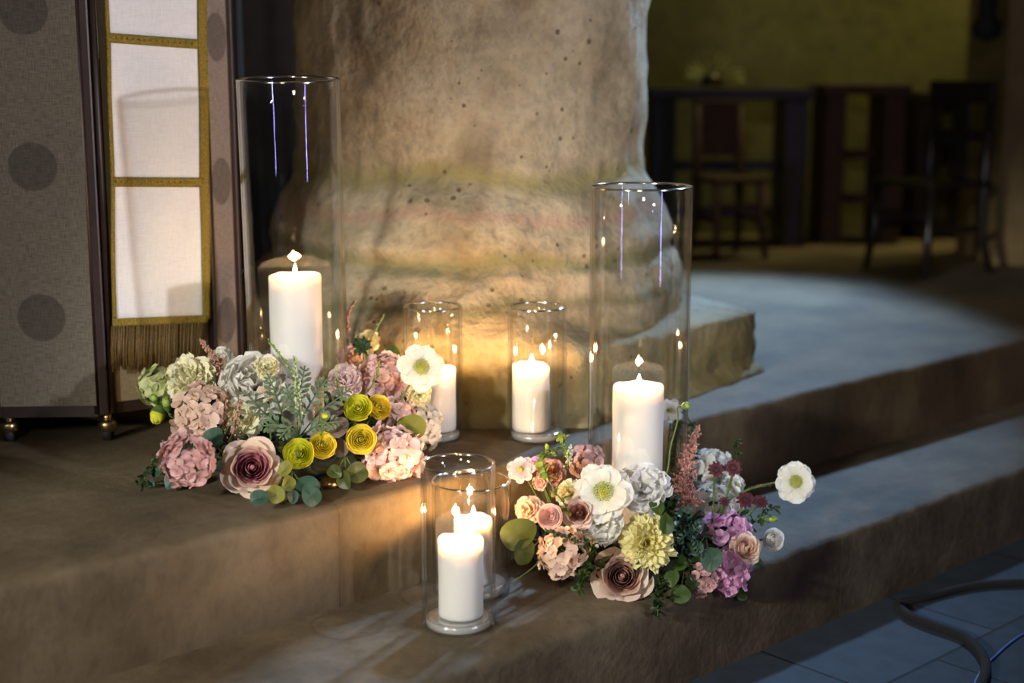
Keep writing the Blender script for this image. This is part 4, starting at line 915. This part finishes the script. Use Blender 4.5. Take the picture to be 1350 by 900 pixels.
def chair(px, py, ytop, yseat, w, rz, label, m, solid=False):
    p = at_z(px, py, 0); ht = z_for(p, ytop); hs = z_for(p, yseat)
    o = empty('wooden_chair', p, label, 'chair', rz=rz); d = w*.95
    mb = MB(); mb.box((-w/2, -d/2, hs-.025), (w/2, d/2, hs)); mb.build('seat', m, o, bevel=.008, smooth=False)
    for sx_ in (-1, 1):
        mb = MB(); mb.tube([(sx_*(w/2-.02), -d/2+.02, hs-.02), (sx_*(w/2-.018), -d/2+.01, hs*.4), (sx_*(w/2-.005), -d/2-.01, 0)], [.02, .017, .013], 8); mb.build('leg', m, o)
        mb = MB(); mb.tube([(sx_*(w/2-.02), d/2-.02, ht-.02), (sx_*(w/2-.02), d/2-.03, hs), (sx_*(w/2-.018), d/2-.03, hs*.4), (sx_*(w/2-.005), d/2+.01, 0)], [.017, .02, .018, .013], 8); mb.build('leg', m, o)
        mb = MB(); mb.box((sx_*(w/2-.02)-.008, -d/2+.02, hs*.45), (sx_*(w/2-.02)+.008, d/2-.03, hs*.45+.025)); mb.build('stretcher', m, o, smooth=False)
    mb = MB(); mb.box((-w/2+.02, -d/2+.012, hs*.6), (w/2-.02, -d/2+.028, hs*.6+.025)); mb.build('stretcher', m, o, smooth=False)
    if solid:
        mb = MB(); mb.box((-w/2, d/2-.032, hs+.08), (w/2, d/2-.012, ht)); mb.build('backrest', m, o, bevel=.006, smooth=False)
    else:
        for z_, hh in ((ht-.09, .09), (hs+.14, .05)):
            mb = MB(); mb.box((-w/2+.0, d/2-.036, z_), (w/2, d/2-.01, z_+hh)); mb.build('backrest', m, o, bevel=.006, smooth=False)
        mb = MB(); mb.box((-.04, d/2-.03, hs), (.04, d/2-.015, ht-.05)); mb.build('back_splat', m, o, bevel=.004, smooth=False)
    return o
CHD = plain('polished_black_wood', (.02, .014, .012), .3, 0, .1, 14, .2)
chair(1222, 356, 106, 236, .33, R(-62), 'dark polished wooden chair standing alone on the right', CHD)
chair(957, 338, 132, 232, .24, R(20), 'reddish brown chair in front of the left bench', BWOOD, True)
# dried leaves standing on the left bench
pb = at_y(938, 112, 6.4); o = empty('dried_leaf_bunch', pb, 'pale leafy bunch standing on the left bench', 'leaves'); mb = MB()
for k in range(12):
    a = R(-70+12.5*k); fl = MB(); leaf_mesh(fl, .15, .014, .1, R(25), True); qq = Vector((1, 0, 0)).rotation_difference(Vector((math.sin(a), rnd.uniform(-.3, .3), math.cos(a)*.8)).normalized()); b = len(mb.v)
    for v in fl.v: mb.v.append(tuple(qq @ Vector(v)))
    mb.t += fl.t; mb.f += [tuple(b+j for j in ff) for ff in fl.f]
mb.build('leaves', PALEG, o)
mb = MB(); mb.lathe([(.001, -.003), (.045, -.003), (.05, .02), (.035, .05), (.001, .05)], 16); mb.build('pot', DWOOD, o)
# hanging lantern at the top right
pl = at_y(1300, 55, 5.6); o = empty('hanging_lantern', pl, 'black hanging lantern at the top right edge', 'lantern')
mb = MB(); mb.lathe([(.002, 0), (.05, .02), (.06, .06), (.035, .1), (.035, .3), (.02, .36), (.004, .40)], 12); mb.build('body', BLACK, o); mb = MB(); mb.tube([(0, 0, .4), (0, 0, 5-pl.z)], .008, 6); mb.build('chain', BLACK, o)
# cables on the lower floor
CABM = plain('cable_sheath', (.004, .004, .0045), .95)
def cable(pts, rad, m, label, nm):
    m = CABM if m is BLACK else m
    w = [at_z(a, b, Z0+rad) for a, b in pts]; w0 = w[0]; mb = MB(); mb.tube(smooth_path([v-w0 for v in w], 8), rad, 8); tag(mb.build(nm, m, None, loc=w0), label, 'cable')
cable([(1182, 798), (1200, 812), (1235, 826), (1268, 838), (1292, 858), (1300, 880), (1290, 910), (1270, 940)], .010, BLACK, 'thick black cable curling over the dark floor tiles', 'power_cable')
cable([(1184, 794), (1225, 786), (1262, 776), (1300, 770), (1350, 768), (1420, 772)], .009, BLACK, 'black cable running along the foot of the step to the right', 'power_cable')
cable([(1380, 824), (1345, 838), (1315, 862), (1290, 890), (1280, 920)], .0025, plain('blue_cable', (.05, .10, .35), .4), 'thin blue cable near the bottom right corner', 'thin_cable')
# ------------------------------------------------------------------ LIGHT
def area(name, loc, target, size, power, col, sy=None, spread=None):
    ld = bpy.data.lights.new(name, 'AREA'); ld.energy = power; ld.color = col; ld.size = size
    if sy: ld.shape = 'RECTANGLE'; ld.size_y = sy
    if spread: ld.spread = spread
    o = bpy.data.objects.new(name, ld); C.objects.link(o); o.location = loc
    o.rotation_euler = (Vector(target)-Vector(loc)).to_track_quat('-Z', 'Y').to_euler(); return o
def spot(name, loc, target, cone, power, col, blend=.4, soft=.15):
    ld = bpy.data.lights.new(name, 'SPOT'); ld.energy = power; ld.color = col; ld.spot_size = R(cone); ld.spot_blend = blend; ld.shadow_soft_size = soft
    o = bpy.data.objects.new(name, ld); C.objects.link(o); o.location = loc
    o.rotation_euler = (Vector(target)-Vector(loc)).to_track_quat('-Z', 'Y').to_euler(); return o
spot('apse_window_light', (2.15, 6.6, 3.4), (.10, 3.75, -.1), 37, 2500, (.38, .63, 1.0), .3, .22)
spot('nave_spot_light', (3.4, -.4, 1.2), (-.42, 3.0, .90), 34, 530, (.95, .94, 1.0), .6, .10)
area('choir_wall_lamp', (2.2, 6.25, 3.9), (2.2, 6.75, 1.2), .4, 33, (1.0, .86, .34), None, R(110))
area('added_front_fill', (-.8, -2.8, 2.6), (.2, 3.0, .1), .6, 5, (1.0, .88, .70), None, R(60))  # weak frontal fill, added to lift the flowers; no lamp of the church
spot('added_flower_spot', (-2.6, -1.2, 1.5), (-.04, 2.6, -.04), 23, 850, (1.0, .97, .88), .6, .12)  # added spot: narrow cone brightens the flowers, grazes the risers; no real fixture
area('nave_led_strip', (3.35, -1.0, .26), (-.2, 2.7, .26), .07, 12, (.38, .34, 1.0), 1.15)
area('side_led_strip', (-2.6, -1.7, .60), (-.2, 2.7, .5), .06, 4.0, (.45, .50, 1.0), .4)
w = bpy.data.worlds.new('dim_church'); bpy.context.scene.world = w; w.use_nodes = True
w.node_tree.nodes['Background'].inputs[0].default_value = (.70, .62, .42, 1); w.node_tree.nodes['Background'].inputs[1].default_value = .018
# ------------------------------------------------------------------ CAMERA
cd = bpy.data.cameras.new('camera'); cam = bpy.data.objects.new('camera', cd); C.objects.link(cam)
cd.lens = 50; cd.sensor_width = 36; cam.location = CAM; cam.rotation_euler = (R(90)-TH, 0, 0); cd.clip_end = 60
cd.dof.use_dof = True; cd.dof.focus_distance = 2.62; cd.dof.aperture_fstop = 1.7
sc = bpy.context.scene; sc.camera = cam
sc.view_settings.view_transform = 'Standard'; sc.view_settings.look = 'None'; sc.view_settings.exposure = .12; sc.view_settings.gamma = 1; sc.view_settings.use_curve_mapping = False
cy = sc.cycles; cy.max_bounces = 10; cy.transparent_max_bounces = 24; cy.glossy_bounces = 5; cy.diffuse_bounces = 4; cy.transmission_bounces = 8
cy.use_denoising = True; cy.sample_clamp_indirect = 4.0; cy.caustics_reflective = False; cy.caustics_refractive = False

groups = {'vase': 'glass cylinder vases', 'candle': 'lit pillar candles', 'ranunculus': 'ranunculus blooms', 'hydrangea': 'hydrangea heads', 'rose': 'roses', 'lisianthus': 'ruffled lisianthus blooms',
          'eucalyptus': 'eucalyptus leaves', 'greenery': 'greenery sprigs', 'bud': 'flower buds', 'astilbe': 'astilbe plumes', 'carnation': 'frilled carnations', 'peony': 'ruffled peonies', 'phlox': 'white phlox clusters',
          'bench': 'church benches', 'chair': 'wooden chairs', 'cable': 'cables on the lower floor', 'floral foam': 'foam rings under the flowers', 'foliage': 'dusty miller'}
for o in C.objects:
    c = o.get('category')
    if c == 'scabiosa': o['group'] = 'burgundy scabiosas' if 'burgundy' in o['label'] else 'pale scabiosas'
    elif c in groups: o['group'] = groups[c]
